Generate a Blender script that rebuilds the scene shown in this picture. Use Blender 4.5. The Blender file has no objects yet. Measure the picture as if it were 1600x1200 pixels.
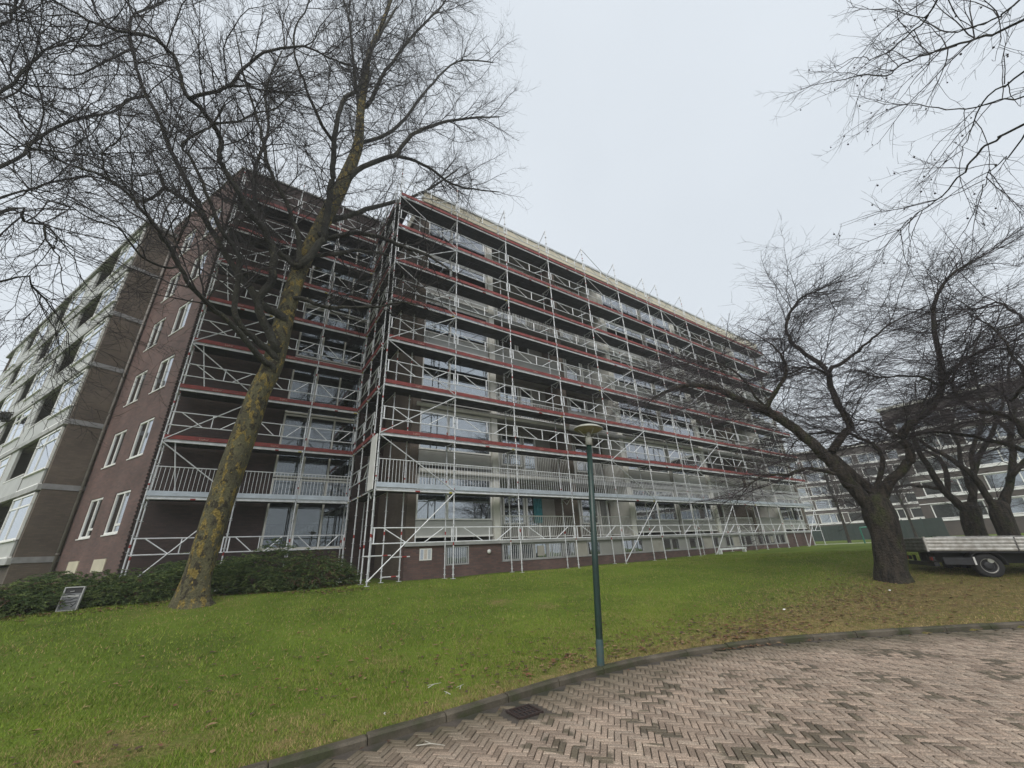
import bpy, math, random
import numpy as np
from mathutils import Vector, Matrix

scene = bpy.context.scene
COL = scene.collection
R = math.radians
rnd = random.Random(7)

# ------------------------------------------------------------------ camera
CAM = Vector((0.0, 0.0, 0.76))
cam_d = bpy.data.cameras.new('camera')
cam_d.sensor_width = 36.0
cam_d.lens = 36.0 * 617.7 / 1600.0
cam_d.clip_start = 0.05
cam_d.clip_end = 2000.0
cam = bpy.data.objects.new('camera', cam_d)
COL.objects.link(cam)
cam.matrix_world = Matrix((
    (0.8312, -0.1821, -0.5254, CAM.x),
    (-0.5541, -0.3489, -0.7558, CAM.y),
    (-0.0456, 0.9193, -0.3909, CAM.z),
    (0, 0, 0, 1)))
scene.camera = cam

# ------------------------------------------------------------------ sky and sun (overcast)
SUN_EL, SUN_AZ = R(46), R(224)
world = bpy.data.worlds.new('World')
scene.world = world
world.use_nodes = True
wn, wl = world.node_tree.nodes, world.node_tree.links
wn.clear()
w_out = wn.new('ShaderNodeOutputWorld')
w_mix = wn.new('ShaderNodeMixShader')
w_sky = wn.new('ShaderNodeTexSky')
w_sky.sky_type = 'NISHITA'
w_sky.sun_disc = False
w_sky.sun_elevation = SUN_EL
w_sky.sun_rotation = SUN_AZ
w_sky.dust_density = 6.0
w_b1 = wn.new('ShaderNodeBackground')
w_b1.inputs['Strength'].default_value = 0.07
w_b2 = wn.new('ShaderNodeBackground')       # the even grey cloud layer
w_b2.inputs['Strength'].default_value = 1.0
w_tc = wn.new('ShaderNodeTexCoord')
w_ns = wn.new('ShaderNodeTexNoise')
w_ns.inputs['Scale'].default_value = 1.6
w_ns.inputs['Detail'].default_value = 3.0
w_rp = wn.new('ShaderNodeValToRGB')
w_rp.color_ramp.elements[0].position = 0.3
w_rp.color_ramp.elements[0].color = (0.500, 0.540, 0.583, 1)
w_rp.color_ramp.elements[1].position = 0.7
w_rp.color_ramp.elements[1].color = (0.545, 0.585, 0.628, 1)
wl.new(w_tc.outputs['Generated'], w_ns.inputs['Vector'])
wl.new(w_ns.outputs['Fac'], w_rp.inputs['Fac'])
wl.new(w_rp.outputs['Color'], w_b2.inputs['Color'])
wl.new(w_sky.outputs['Color'], w_b1.inputs['Color'])
w_mix.inputs['Fac'].default_value = 0.93
wl.new(w_b1.outputs[0], w_mix.inputs[1])
wl.new(w_b2.outputs[0], w_mix.inputs[2])
wl.new(w_mix.outputs[0], w_out.inputs['Surface'])

sun_d = bpy.data.lights.new('sun', 'SUN')
sun_d.energy = 1.5
sun_d.angle = R(50)
sun_d.color = (1.0, 0.97, 0.92)
sun = bpy.data.objects.new('sun', sun_d)
COL.objects.link(sun)
_sd = Vector((math.sin(SUN_AZ) * math.cos(SUN_EL), math.cos(SUN_AZ) * math.cos(SUN_EL), math.sin(SUN_EL)))
sun.rotation_euler = _sd.to_track_quat('Z', 'Y').to_euler()
sun.location = (0, -10, 40)

scene.view_settings.view_transform = 'Standard'
scene.view_settings.look = 'None'
scene.view_settings.exposure = 0.62
scene.view_settings.gamma = 1.0
scene.view_settings.use_curve_mapping = False
scene.cycles.max_bounces = 6
scene.cycles.transparent_max_bounces = 12
scene.cycles.volume_bounces = 1
scene.cycles.use_denoising = True

# ------------------------------------------------------------------ materials
def new_mat(name):
    m = bpy.data.materials.new(name)
    m.use_nodes = True
    nt = m.node_tree
    b = nt.nodes['Principled BSDF']
    return m, nt.nodes, nt.links, b

def mat(name, c1, c2=None, rough=0.7, metal=0.0, scale=6.0, bump=0.0, bscale=None, detail=5.0, lo=0.35, hi=0.65, spec=0.5):
    """two-tone procedural material, noise in object space, optional fine relief"""
    m, N, L, b = new_mat(name)
    b.inputs['Roughness'].default_value = rough
    b.inputs['Metallic'].default_value = metal
    b.inputs['Specular IOR Level'].default_value = spec
    tc = N.new('ShaderNodeTexCoord')
    if c2 is None:
        c2 = tuple(x * 0.78 for x in c1)
    ns = N.new('ShaderNodeTexNoise')
    ns.inputs['Scale'].default_value = scale
    ns.inputs['Detail'].default_value = detail
    rp = N.new('ShaderNodeValToRGB')
    rp.color_ramp.elements[0].position = lo
    rp.color_ramp.elements[1].position = hi
    rp.color_ramp.elements[0].color = (*c2, 1)
    rp.color_ramp.elements[1].color = (*c1, 1)
    L.new(tc.outputs['Object'], ns.inputs['Vector'])
    L.new(ns.outputs['Fac'], rp.inputs['Fac'])
    L.new(rp.outputs['Color'], b.inputs['Base Color'])
    if bump:
        n2 = N.new('ShaderNodeTexNoise')
        n2.inputs['Scale'].default_value = bscale or scale * 6
        n2.inputs['Detail'].default_value = 4
        bp = N.new('ShaderNodeBump')
        bp.inputs['Strength'].default_value = bump
        bp.inputs['Distance'].default_value = 0.03
        L.new(tc.outputs['Object'], n2.inputs['Vector'])
        L.new(n2.outputs['Fac'], bp.inputs['Height'])
        L.new(bp.outputs['Normal'], b.inputs['Normal'])
    return m

def brick_mat(name, ca, cb, cm, ox=0.0):
    m, N, L, b = new_mat(name)
    b.inputs['Roughness'].default_value = 0.85
    tc = N.new('ShaderNodeTexCoord')
    sp = N.new('ShaderNodeSeparateXYZ')
    ad = N.new('ShaderNodeMath')
    cb_ = N.new('ShaderNodeCombineXYZ')
    L.new(tc.outputs['Object'], sp.inputs[0])
    L.new(sp.outputs['X'], ad.inputs[0])
    L.new(sp.outputs['Y'], ad.inputs[1])
    L.new(ad.outputs[0], cb_.inputs['X'])
    L.new(sp.outputs['Z'], cb_.inputs['Y'])
    bt = N.new('ShaderNodeTexBrick')
    bt.inputs['Scale'].default_value = 1.0
    bt.inputs['Brick Width'].default_value = 0.215
    bt.inputs['Row Height'].default_value = 0.066
    bt.inputs['Mortar Size'].default_value = 0.006
    bt.inputs['Mortar Smooth'].default_value = 0.2
    bt.inputs['Color1'].default_value = (*ca, 1)
    bt.inputs['Color2'].default_value = (*cb, 1)
    bt.inputs['Mortar'].default_value = (*cm, 1)
    L.new(cb_.outputs[0], bt.inputs['Vector'])
    ns = N.new('ShaderNodeTexNoise')
    ns.inputs['Scale'].default_value = 0.7
    ns.inputs['Detail'].default_value = 6
    L.new(tc.outputs['Object'], ns.inputs['Vector'])
    mr = N.new('ShaderNodeMapRange')
    mr.inputs['From Min'].default_value = 0.3
    mr.inputs['From Max'].default_value = 0.7
    mr.inputs['To Min'].default_value = 0.72
    mr.inputs['To Max'].default_value = 1.22
    L.new(ns.outputs['Fac'], mr.inputs['Value'])
    mx = N.new('ShaderNodeVectorMath')
    mx.operation = 'SCALE'
    L.new(bt.outputs['Color'], mx.inputs[0])
    L.new(mr.outputs[0], mx.inputs['Scale'])
    L.new(mx.outputs[0], b.inputs['Base Color'])
    bp = N.new('ShaderNodeBump')
    bp.inputs['Strength'].default_value = 0.5
    bp.inputs['Distance'].default_value = 0.01
    bp.invert = True
    L.new(bt.outputs['Fac'], bp.inputs['Height'])
    L.new(bp.outputs['Normal'], b.inputs['Normal'])
    return m

def glass_mat(name, tint=(0.55, 0.6, 0.6), base=0.27):
    m, N, L, b = new_mat(name)
    N.remove(b)
    out = [n for n in N if n.type == 'OUTPUT_MATERIAL'][0]
    tr = N.new('ShaderNodeBsdfTransparent')
    tr.inputs[0].default_value = (*tint, 1)
    gl = N.new('ShaderNodeBsdfGlossy')
    gl.inputs['Roughness'].default_value = 0.015
    gl.inputs['Color'].default_value = (0.92, 0.95, 1.0, 1)
    tc = N.new('ShaderNodeTexCoord')
    ns = N.new('ShaderNodeTexNoise')
    ns.inputs['Scale'].default_value = 1.3
    bp = N.new('ShaderNodeBump')
    bp.inputs['Strength'].default_value = 0.06
    bp.inputs['Distance'].default_value = 0.03
    L.new(tc.outputs['Object'], ns.inputs['Vector'])
    L.new(ns.outputs['Fac'], bp.inputs['Height'])
    L.new(bp.outputs['Normal'], gl.inputs['Normal'])
    fr = N.new('ShaderNodeFresnel')
    fr.inputs['IOR'].default_value = 1.55
    ad = N.new('ShaderNodeMath')
    ad.operation = 'MULTIPLY_ADD'
    ad.inputs[1].default_value = 1.25
    ad.inputs[2].default_value = base
    ad.use_clamp = True
    L.new(fr.outputs[0], ad.inputs[0])
    mx = N.new('ShaderNodeMixShader')
    L.new(ad.outputs[0], mx.inputs[0])
    L.new(tr.outputs[0], mx.inputs[1])
    L.new(gl.outputs[0], mx.inputs[2])
    L.new(mx.outputs[0], out.inputs['Surface'])
    return m

def bark_plane_mat(name, dark=False, cherry=False):
    """flaking plane bark: olive-grey skin with yellow fresh patches and dark old plates"""
    m, N, L, b = new_mat(name)
    b.inputs['Roughness'].default_value = 0.8
    b.inputs['Specular IOR Level'].default_value = 0.3
    tc = N.new('ShaderNodeTexCoord')
    def noise(sc, off, stretch, detail=5, rough=0.55):
        mp = N.new('ShaderNodeMapping')
        mp.inputs['Scale'].default_value = (1.0, 1.0, stretch)
        mp.inputs['Location'].default_value = off
        L.new(tc.outputs['Object'], mp.inputs['Vector'])
        n = N.new('ShaderNodeTexNoise')
        n.inputs['Scale'].default_value = sc
        n.inputs['Detail'].default_value = detail
        n.inputs['Roughness'].default_value = rough
        L.new(mp.outputs[0], n.inputs['Vector'])
        return n.outputs['Fac']
    def ramp(f, lo, hi, c0, c1):
        r = N.new('ShaderNodeValToRGB')
        r.color_ramp.elements[0].position = lo; r.color_ramp.elements[0].color = (*c0, 1)
        r.color_ramp.elements[1].position = hi; r.color_ramp.elements[1].color = (*c1, 1)
        L.new(f, r.inputs['Fac'])
        return r.outputs['Color']
    def mix(fac, a, bcol):
        x = N.new('ShaderNodeMix'); x.data_type = 'RGBA'
        L.new(fac, x.inputs[0]); L.new(a, x.inputs[6])
        if isinstance(bcol, tuple): x.inputs[7].default_value = (*bcol, 1)
        else: L.new(bcol, x.inputs[7])
        return x.outputs[2]
    W1, B1 = (1, 1, 1), (0, 0, 0)
    n1 = noise(2.2, (0, 0, 0), .7)
    n2 = noise(26, (3, 1, 2), .8, 4)
    n3 = noise(5.5, (7, 3, 1), .55, 6, .6)
    n4 = noise(6.5, (1, 9, 4), .7, 6, .62)
    if cherry:
        n3 = noise(9, (2, 5, 1), .22, 7, .65)
        n4 = noise(7, (4, 1, 6), 2.6, 5, .6)
        col = ramp(n3, .36, .62, (0.012, 0.011, 0.010), (0.070, 0.056, 0.042))
        col = mix(ramp(n1, .54, .66, B1, W1), col, ramp(n2, .3, .7, (0.030, 0.034, 0.014), (0.065, 0.070, 0.028)))
    elif dark:
        col = ramp(n1, .35, .65, (0.026, 0.025, 0.022), (0.070, 0.066, 0.050))
        col = mix(ramp(n3, .60, .66, B1, W1), col, (0.110, 0.100, 0.065))
    else:
        col = ramp(n1, .32, .68, (0.085, 0.076, 0.046), (0.165, 0.150, 0.078))
        col = mix(ramp(n3, .525, .565, B1, W1), col, ramp(n2, .3, .7, (0.185, 0.130, 0.032), (0.330, 0.245, 0.070)))
        col = mix(ramp(n4, .54, .59, B1, W1), col, (0.048, 0.040, 0.026))
    mr = N.new('ShaderNodeMapRange')
    mr.inputs['From Min'].default_value = 0.3; mr.inputs['From Max'].default_value = 0.7
    mr.inputs['To Min'].default_value = 0.62; mr.inputs['To Max'].default_value = 1.25
    L.new(n2, mr.inputs['Value'])
    sc = N.new('ShaderNodeVectorMath'); sc.operation = 'SCALE'
    L.new(col, sc.inputs[0]); L.new(mr.outputs[0], sc.inputs['Scale'])
    L.new(sc.outputs[0], b.inputs['Base Color'])
    ad = N.new('ShaderNodeMath'); L.new(n4, ad.inputs[0]); L.new(n2, ad.inputs[1])
    a2 = N.new('ShaderNodeMath'); L.new(ad.outputs[0], a2.inputs[0]); L.new(n3, a2.inputs[1])
    bp = N.new('ShaderNodeBump'); bp.inputs['Strength'].default_value = 1.0; bp.inputs['Distance'].default_value = 0.075
    L.new(a2.outputs[0], bp.inputs['Height']); L.new(bp.outputs['Normal'], b.inputs['Normal'])
    return m

M = {}
M['brick_shaded'] = brick_mat('brick_shaded', (0.070, 0.044, 0.040), (0.048, 0.033, 0.032), (0.042, 0.037, 0.035))  # same brick as the stair block's side wall, shade of the front painted in
M['brick_red'] = brick_mat('brick_red', (0.165, 0.093, 0.080), (0.112, 0.072, 0.066), (0.105, 0.090, 0.082))
M['brick_tan'] = brick_mat('brick_tan', (0.150, 0.116, 0.092), (0.118, 0.093, 0.076), (0.108, 0.093, 0.078))
M['brick_far'] = brick_mat('brick_far', (0.085, 0.062, 0.052), (0.065, 0.050, 0.044), (0.06, 0.05, 0.045))
M['concrete'] = mat('concrete', (0.40, 0.40, 0.39), (0.30, 0.30, 0.29), 0.85, scale=2.5, bump=0.1)
M['band'] = mat('band', (0.30, 0.30, 0.31), (0.22, 0.22, 0.22), 0.85, scale=3)
M['white_paint'] = mat('white_paint', (0.84, 0.83, 0.80), (0.74, 0.73, 0.69), 0.45, scale=3)
M['beige'] = mat('beige', (0.40, 0.38, 0.33), (0.32, 0.30, 0.26), 0.6, scale=2.5)
M['offwhite'] = mat('offwhite', (0.74, 0.72, 0.66), (0.62, 0.60, 0.54), 0.6, scale=2.5)
M['cream'] = mat('cream', (0.62, 0.56, 0.43), (0.52, 0.47, 0.36), 0.6, scale=1.5)
M['spandrel'] = mat('spandrel', (0.35, 0.345, 0.32), (0.30, 0.295, 0.275), 0.5, scale=1.2)
M['spandrel_pale'] = mat('spandrel_pale', (0.47, 0.47, 0.45), (0.41, 0.41, 0.39), 0.5, scale=1.2)
M['soffit'] = mat('soffit', (0.30, 0.29, 0.26), (0.25, 0.24, 0.215), 0.8, scale=1.5)
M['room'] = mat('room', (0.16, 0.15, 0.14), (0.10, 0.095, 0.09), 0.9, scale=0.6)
M['blind_a'] = mat('blind_a', (0.50, 0.48, 0.42), (0.42, 0.40, 0.35), 0.9, scale=2)
M['blind_b'] = mat('blind_b', (0.20, 0.21, 0.23), (0.15, 0.16, 0.18), 0.9, scale=2)
M['curtain_b'] = mat('curtain_b', (0.35, 0.30, 0.24), (0.26, 0.22, 0.18), 0.9, scale=3)
M['curtain'] = mat('curtain', (0.62, 0.63, 0.60), (0.50, 0.51, 0.49), 0.9, scale=3)
M['teal'] = mat('teal', (0.03, 0.20, 0.23), (0.02, 0.14, 0.16), 0.8)
M['glass'] = glass_mat('glass')
M['glass_clear'] = glass_mat('glass_clear', (0.75, 0.8, 0.8), 0.04)
M['galv'] = mat('galv', (0.74, 0.75, 0.76), (0.52, 0.53, 0.54), 0.45, 0.2, scale=5)
M['galv_bright'] = mat('galv_bright', (0.86, 0.87, 0.88), (0.68, 0.69, 0.70), 0.4, 0.15, scale=4)
M['alu_toe'] = mat('alu_toe', (0.52, 0.57, 0.62), (0.42, 0.46, 0.50), 0.45, 0.4, scale=3)
M['ply_dark'] = mat('ply_dark', (0.036, 0.039, 0.048), (0.024, 0.026, 0.032), 0.55, scale=2.5)
M['toe_red'] = mat('toe_red', (0.250, 0.045, 0.038), (0.170, 0.032, 0.030), 0.65, scale=4, detail=8)
M['tape_red'] = mat('tape_red', (0.33, 0.035, 0.03), None, 0.5)
M['tape_yellow'] = mat('tape_yellow', (0.50, 0.42, 0.05), None, 0.5)
M['lettering'] = mat('lettering', (0.55, 0.36, 0.28), None, 0.7)
M['black'] = mat('black', (0.018, 0.018, 0.020), (0.012, 0.012, 0.013), 0.6)
M['rubber'] = mat('rubber', (0.022, 0.022, 0.024), (0.030, 0.029, 0.028), 0.85, scale=20)
M['dark_metal'] = mat('dark_metal', (0.045, 0.045, 0.05), None, 0.5, 0.3)
M['alu'] = mat('alu', (0.66, 0.64, 0.60), (0.42, 0.39, 0.35), 0.45, 0.35, scale=7, detail=8)
M['bark_plane'] = bark_plane_mat('bark_plane')
M['bark_limb'] = bark_plane_mat('bark_limb', True)
M['twig'] = mat('twig', (0.050, 0.042, 0.040), (0.030, 0.026, 0.027), 0.85, scale=3)
M['twig_cherry'] = mat('twig_cherry', (0.060, 0.046, 0.050), (0.036, 0.030, 0.034), 0.85, scale=3)
M['bark_cherry'] = bark_plane_mat('bark_cherry', cherry=True)
M['lamp_green'] = mat('lamp_green', (0.005, 0.030, 0.021), (0.004, 0.020, 0.014), 0.4, scale=12, spec=0.6)
M['lamp_white'] = mat('lamp_white', (0.42, 0.42, 0.37), (0.32, 0.32, 0.27), 0.5, scale=8)
M['lamp_under'] = mat('lamp_under', (0.30, 0.27, 0.17), (0.20, 0.18, 0.11), 0.6, scale=10)
M['board_grey'] = mat('board_grey', (0.16, 0.165, 0.17), (0.11, 0.115, 0.12), 0.55, scale=5)
M['pipe'] = mat('pipe', (0.22, 0.20, 0.18), (0.15, 0.135, 0.12), 0.6, scale=3)
M['hedge_green'] = mat('hedge_green', (0.028, 0.045, 0.038), (0.018, 0.030, 0.026), 0.8, scale=2)

# ------------------------------------------------------------------ mesh helpers
class MB:
    def __init__(s):
        s.v, s.f, s.m = [], [], []

    def box(s, x0, x1, y0, y1, z0, z1, m=0):
        i = len(s.v)
        s.v += [(x0, y0, z0), (x1, y0, z0), (x1, y1, z0), (x0, y1, z0), (x0, y0, z1), (x1, y0, z1), (x1, y1, z1), (x0, y1, z1)]
        s.f += [(i, i + 3, i + 2, i + 1), (i + 4, i + 5, i + 6, i + 7), (i, i + 1, i + 5, i + 4), (i + 1, i + 2, i + 6, i + 5), (i + 2, i + 3, i + 7, i + 6), (i + 3, i, i + 4, i + 7)]
        s.m += [m] * 6
        return s

    def frame(s, x0, x1, z0, z1, t, y0, y1, m=0, mull=(), trans=()):
        """rectangular window frame in the XZ plane, members butted, with mullions and transoms"""
        s.box(x0, x0 + t, y0, y1, z0, z1, m)
        s.box(x1 - t, x1, y0, y1, z0, z1, m)
        s.box(x0 + t, x1 - t, y0, y1, z0, z0 + t, m)
        s.box(x0 + t, x1 - t, y0, y1, z1 - t, z1, m)
        for x in mull:
            s.box(x - t / 2, x + t / 2, y0 + .004, y1 - .004, z0 + t, z1 - t, m)
        for (a, b, z) in trans:
            s.box(a, b, y0 + .007, y1 - .007, z - t / 2, z + t / 2, m)
        return s

    def tube(s, p0, p1, r, n=6, m=0, r1=None, cap=True):
        p0, p1 = Vector(p0), Vector(p1)
        d = p1 - p0
        if d.length < 1e-6:
            return s
        d.normalize()
        a = d.orthogonal().normalized()
        b = d.cross(a)
        r1 = r if r1 is None else r1
        i = len(s.v)
        for p, q in ((p0, r), (p1, r1)):
            for k in range(n):
                t = 2 * math.pi * k / n
                s.v.append(tuple(p + (a * math.cos(t) + b * math.sin(t)) * q))
        for k in range(n):
            k2 = (k + 1) % n
            s.f.append((i + k, i + k2, i + n + k2, i + n + k))
            s.m.append(m)
        if cap:
            s.f.append(tuple(i + k for k in reversed(range(n))))
            s.f.append(tuple(i + n + k for k in range(n)))
            s.m += [m, m]
        return s

    def prism(s, pts, y0, y1, m=0):
        """polygon in XZ (counter-clockwise seen from -Y) extruded from y0 to y1"""
        i, n = len(s.v), len(pts)
        s.v += [(x, y0, z) for x, z in pts] + [(x, y1, z) for x, z in pts]
        s.f.append(tuple(range(i, i + n)))
        s.f.append(tuple(reversed(range(i + n, i + 2 * n))))
        s.m += [m, m]
        for k in range(n):
            k2 = (k + 1) % n
            s.f.append((i + k, i + n + k, i + n + k2, i + k2))
            s.m.append(m)
        return s

    def lathe(s, prof, n=20, c=(0, 0), m=0):
        """profile of (radius, z) turned about a vertical axis"""
        i = len(s.v)
        for r, z in prof:
            for k in range(n):
                t = 2 * math.pi * k / n
                s.v.append((c[0] + r * math.cos(t), c[1] + r * math.sin(t), z))
        for j in range(len(prof) - 1):
            for k in range(n):
                k2 = (k + 1) % n
                s.f.append((i + j * n + k, i + j * n + k2, i + (j + 1) * n + k2, i + (j + 1) * n + k))
                s.m.append(m)
        return s

    def mesh(s, name, mats, smooth=False):
        me = bpy.data.meshes.new(name)
        me.from_pydata(s.v, [], s.f)
        for q in (mats if isinstance(mats, (list, tuple)) else [mats]):
            me.materials.append(M[q] if isinstance(q, str) else q)
        me.polygons.foreach_set('material_index', s.m)
        if smooth:
            me.polygons.foreach_set('use_smooth', [True] * len(s.f))
        me.update()
        return me

def np_mesh(name, V, F, mats, smooth=False, mi=None):
    """mesh from numpy arrays; F is (n,3) or (n,4)"""
    me = bpy.data.meshes.new(name)
    V = np.ascontiguousarray(V, dtype=np.float32)
    F = np.ascontiguousarray(F, dtype=np.int32)
    k = F.shape[1]
    me.vertices.add(len(V))
    me.vertices.foreach_set('co', V.ravel())
    me.loops.add(F.size)
    me.loops.foreach_set('vertex_index', F.ravel())
    me.polygons.add(len(F))
    me.polygons.foreach_set('loop_start', np.arange(0, F.size, k, dtype=np.int32))
    for q in (mats if isinstance(mats, (list, tuple)) else [mats]):
        me.materials.append(M[q] if isinstance(q, str) else q)
    if mi is not None:
        me.polygons.foreach_set('material_index', np.asarray(mi, dtype=np.int32))
    if smooth:
        me.polygons.foreach_set('use_smooth', np.ones(len(F), dtype=bool))
    me.update(calc_edges=True)
    me.validate()
    return me

def tag(o, label, cat=None, group=None, kind=None):
    o['label'] = label
    if cat: o['category'] = cat
    if group: o['group'] = group
    if kind: o['kind'] = kind
    return o

def thing(name, loc, label, cat, group=None):
    o = bpy.data.objects.new(name, None)
    o.empty_display_size = 0.3
    COL.objects.link(o)
    o.matrix_world = Matrix.Translation(loc)
    o['base'] = [float(q) for q in loc]
    tag(o, label, cat, group)
    del o['base']
    INV[o.name] = Matrix.Translation(loc).inverted()
    return o
INV = {}

def put(name, me, parent=None, mtx=None):
    """link mesh data as an object; mtx is its WORLD matrix; parents are things or parts placed by put()"""
    o = bpy.data.objects.new(name, me)
    COL.objects.link(o)
    w = mtx if mtx is not None else Matrix.Identity(4)
    if parent is not None:
        o.parent = parent
        o.matrix_parent_inverse = INV[parent.name]
        o.matrix_basis = w
    else:
        o.matrix_world = w
    INV[o.name] = w.inverted()
    return o

def T(x, y=0, z=0):
    return Matrix.Translation((x, y, z))

# ------------------------------------------------------------------ ground: kerb line, lawn, road
ROAD_Z = -0.90
KERB = [(-40, 4.2), (-12, 4.75), (-4, 4.9), (0.8, 4.95), (2.4, 4.97), (3.8, 5.06), (5.0, 5.06), (5.8, 4.98), (7.0, 4.72), (8.1, 4.30), (9.2, 3.75), (10.3, 3.1), (12.3, 1.82), (15, 0.05), (20, -3.3), (30, -10), (60, -30)]
_kp = np.array(KERB, float)

def kerb_dist(x, y):
    """distance to the kerb line, positive on the lawn side"""
    x, y = np.asarray(x, float), np.asarray(y, float)
    best = np.full(x.shape, 1e9)
    sgn = np.ones(x.shape)
    for (ax, ay), (bx, by) in zip(_kp[:-1], _kp[1:]):
        dx, dy = bx - ax, by - ay
        t = np.clip(((x - ax) * dx + (y - ay) * dy) / (dx * dx + dy * dy), 0, 1)
        px, py = ax + t * dx - x, ay + t * dy - y
        d = np.hypot(px, py)
        s = np.sign(dx * (y - ay) - dy * (x - ax))
        up = d < best
        best = np.where(up, d, best)
        sgn = np.where(up, s, sgn)
    return best * sgn

def sstep(a, b, x):
    t = np.clip((x - a) / (b - a), 0, 1)
    return t * t * (3 - 2 * t)

def lawn_z(x, y):
    d = kerb_dist(x, y)
    t = np.clip(d / 9.5, 0, 1)
    z = -0.835 + 0.815 * t ** 1.6
    z = z + 0.16 * sstep(16, 30, np.asarray(x, float)) * t
    z = z + 0.018 * np.sin(np.asarray(x) * 1.1 + 0.6 * np.asarray(y)) * np.sin(np.asarray(y) * 0.9) * np.clip(d / 2, 0, 1)
    return z

def lz(x, y):
    return float(lawn_z(np.array([x]), np.array([y]))[0])

def lawn_mat():
    m, N, L, b = new_mat('lawn')
    b.inputs['Roughness'].default_value = 0.9
    b.inputs['Specular IOR Level'].default_value = 0.05
    geo = N.new('ShaderNodeNewGeometry')
    n1 = N.new('ShaderNodeTexNoise'); n1.inputs['Scale'].default_value = 0.55; n1.inputs['Detail'].default_value = 6
    n2 = N.new('ShaderNodeTexNoise'); n2.inputs['Scale'].default_value = 9; n2.inputs['Detail'].default_value = 6
    L.new(geo.outputs['Position'], n1.inputs['Vector'])
    L.new(geo.outputs['Position'], n2.inputs['Vector'])
    r1 = N.new('ShaderNodeValToRGB')
    r1.color_ramp.elements[0].position = 0.32; r1.color_ramp.elements[0].color = (0.075, 0.110, 0.018, 1)
    r1.color_ramp.elements[1].position = 0.66; r1.color_ramp.elements[1].color = (0.120, 0.170, 0.026, 1)
    L.new(n1.outputs['Fac'], r1.inputs['Fac'])
    # worn, leaf-strewn ground under the cherries and along the kerb
    at = N.new('ShaderNodeAttribute'); at.attribute_name = 'worn'
    ad = N.new('ShaderNodeMath'); ad.operation = 'MULTIPLY_ADD'; ad.inputs[1].default_value = 1.3; ad.inputs[2].default_value = -0.65
    L.new(n2.outputs['Fac'], ad.inputs[0])
    a2 = N.new('ShaderNodeMath'); a2.use_clamp = True
    L.new(ad.outputs[0], a2.inputs[0]); L.new(at.outputs['Fac'], a2.inputs[1])
    r2 = N.new('ShaderNodeValToRGB')
    r2.color_ramp.elements[0].position = 0.3; r2.color_ramp.elements[0].color = (0.115, 0.100, 0.038, 1)
    r2.color_ramp.elements[1].position = 0.7; r2.color_ramp.elements[1].color = (0.235, 0.175, 0.082, 1)
    L.new(n2.outputs['Fac'], r2.inputs['Fac'])
    mx = N.new('ShaderNodeMix'); mx.data_type = 'RGBA'
    L.new(a2.outputs[0], mx.inputs[0]); L.new(r1.outputs['Color'], mx.inputs[6]); L.new(r2.outputs['Color'], mx.inputs[7])
    L.new(mx.outputs[2], b.inputs['Base Color'])
    bp = N.new('ShaderNodeBump'); bp.inputs['Strength'].default_value = 0.8; bp.inputs['Distance'].default_value = 0.05
    n3 = N.new('ShaderNodeTexNoise'); n3.inputs['Scale'].default_value = 30; n3.inputs['Detail'].default_value = 4
    L.new(geo.outputs['Position'], n3.inputs['Vector'])
    L.new(n3.outputs['Fac'], bp.inputs['Height']); L.new(bp.outputs['Normal'], b.inputs['Normal'])
    return m
M['lawn'] = lawn_mat()

def worn(x, y):
    x, y = np.asarray(x, float), np.asarray(y, float)
    d = kerb_dist(x, y)
    w = 0.85 * np.exp(-((x - 13.5) / 6.0) ** 2 - ((y - 3.2) / 2.6) ** 2)
    w = w + 0.5 * np.exp(-((x - 19) / 5.0) ** 2 - ((y - 1.0) / 4.0) ** 2)
    w = w + 0.45 * np.exp(-(d / 0.35) ** 2)
    w = w + 0.4 * np.exp(-((x - 8.0) / 2.5) ** 2 - (d / 1.3) ** 2) + 0.28 * np.exp(-((x - 4.5) / 2.5) ** 2 - (d / 1.2) ** 2)
    w = w + 0.35 * np.exp(-((x + .5) / .9) ** 2 - ((y - 14.0) / .8) ** 2)
    w = w + 0.5 * np.exp(-((x + 0.2) / 0.8) ** 2 - ((y - 5.9) / 0.22) ** 2) + 0.4 * np.exp(-((x - 0.9) / 0.5) ** 2 - ((y - 5.3) / 0.18) ** 2)
    w = w + 0.30 * np.clip(np.sin(x * 1.7 + 1.3 * np.sin(y * 1.1)) * np.sin(y * 1.9 + 1.7 * np.sin(x * .8)) - .45, 0, 1)
    w = w + 0.35 * np.exp(-((x - 10.5) / 2.5) ** 2 - ((y - 4.6) / 1.0) ** 2)
    for bx, by, br, bs in ((6.5, 10.5, .35, .8), (7.2, 9.2, .3, .8), (-.6, 6.4, .5, .7), (-.95, 5.7, .35, .7), (.9, 5.75, .4, .45), (2.4, 7.4, .3, .4)):
        w = w + bs * np.exp(-((x - bx) / br) ** 2 - ((y - by) / (br * .8)) ** 2)
    return np.clip(w, 0, 1)

# the far ground sheet, reaching the horizon
g = MB(); g.box(-250, 300, -250, 300, -1.6, -1.02)
gm = put('ground', g.mesh('ground', M['lawn']))
tag(gm, 'flat grassy ground running out to the horizon', kind='structure')

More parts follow.
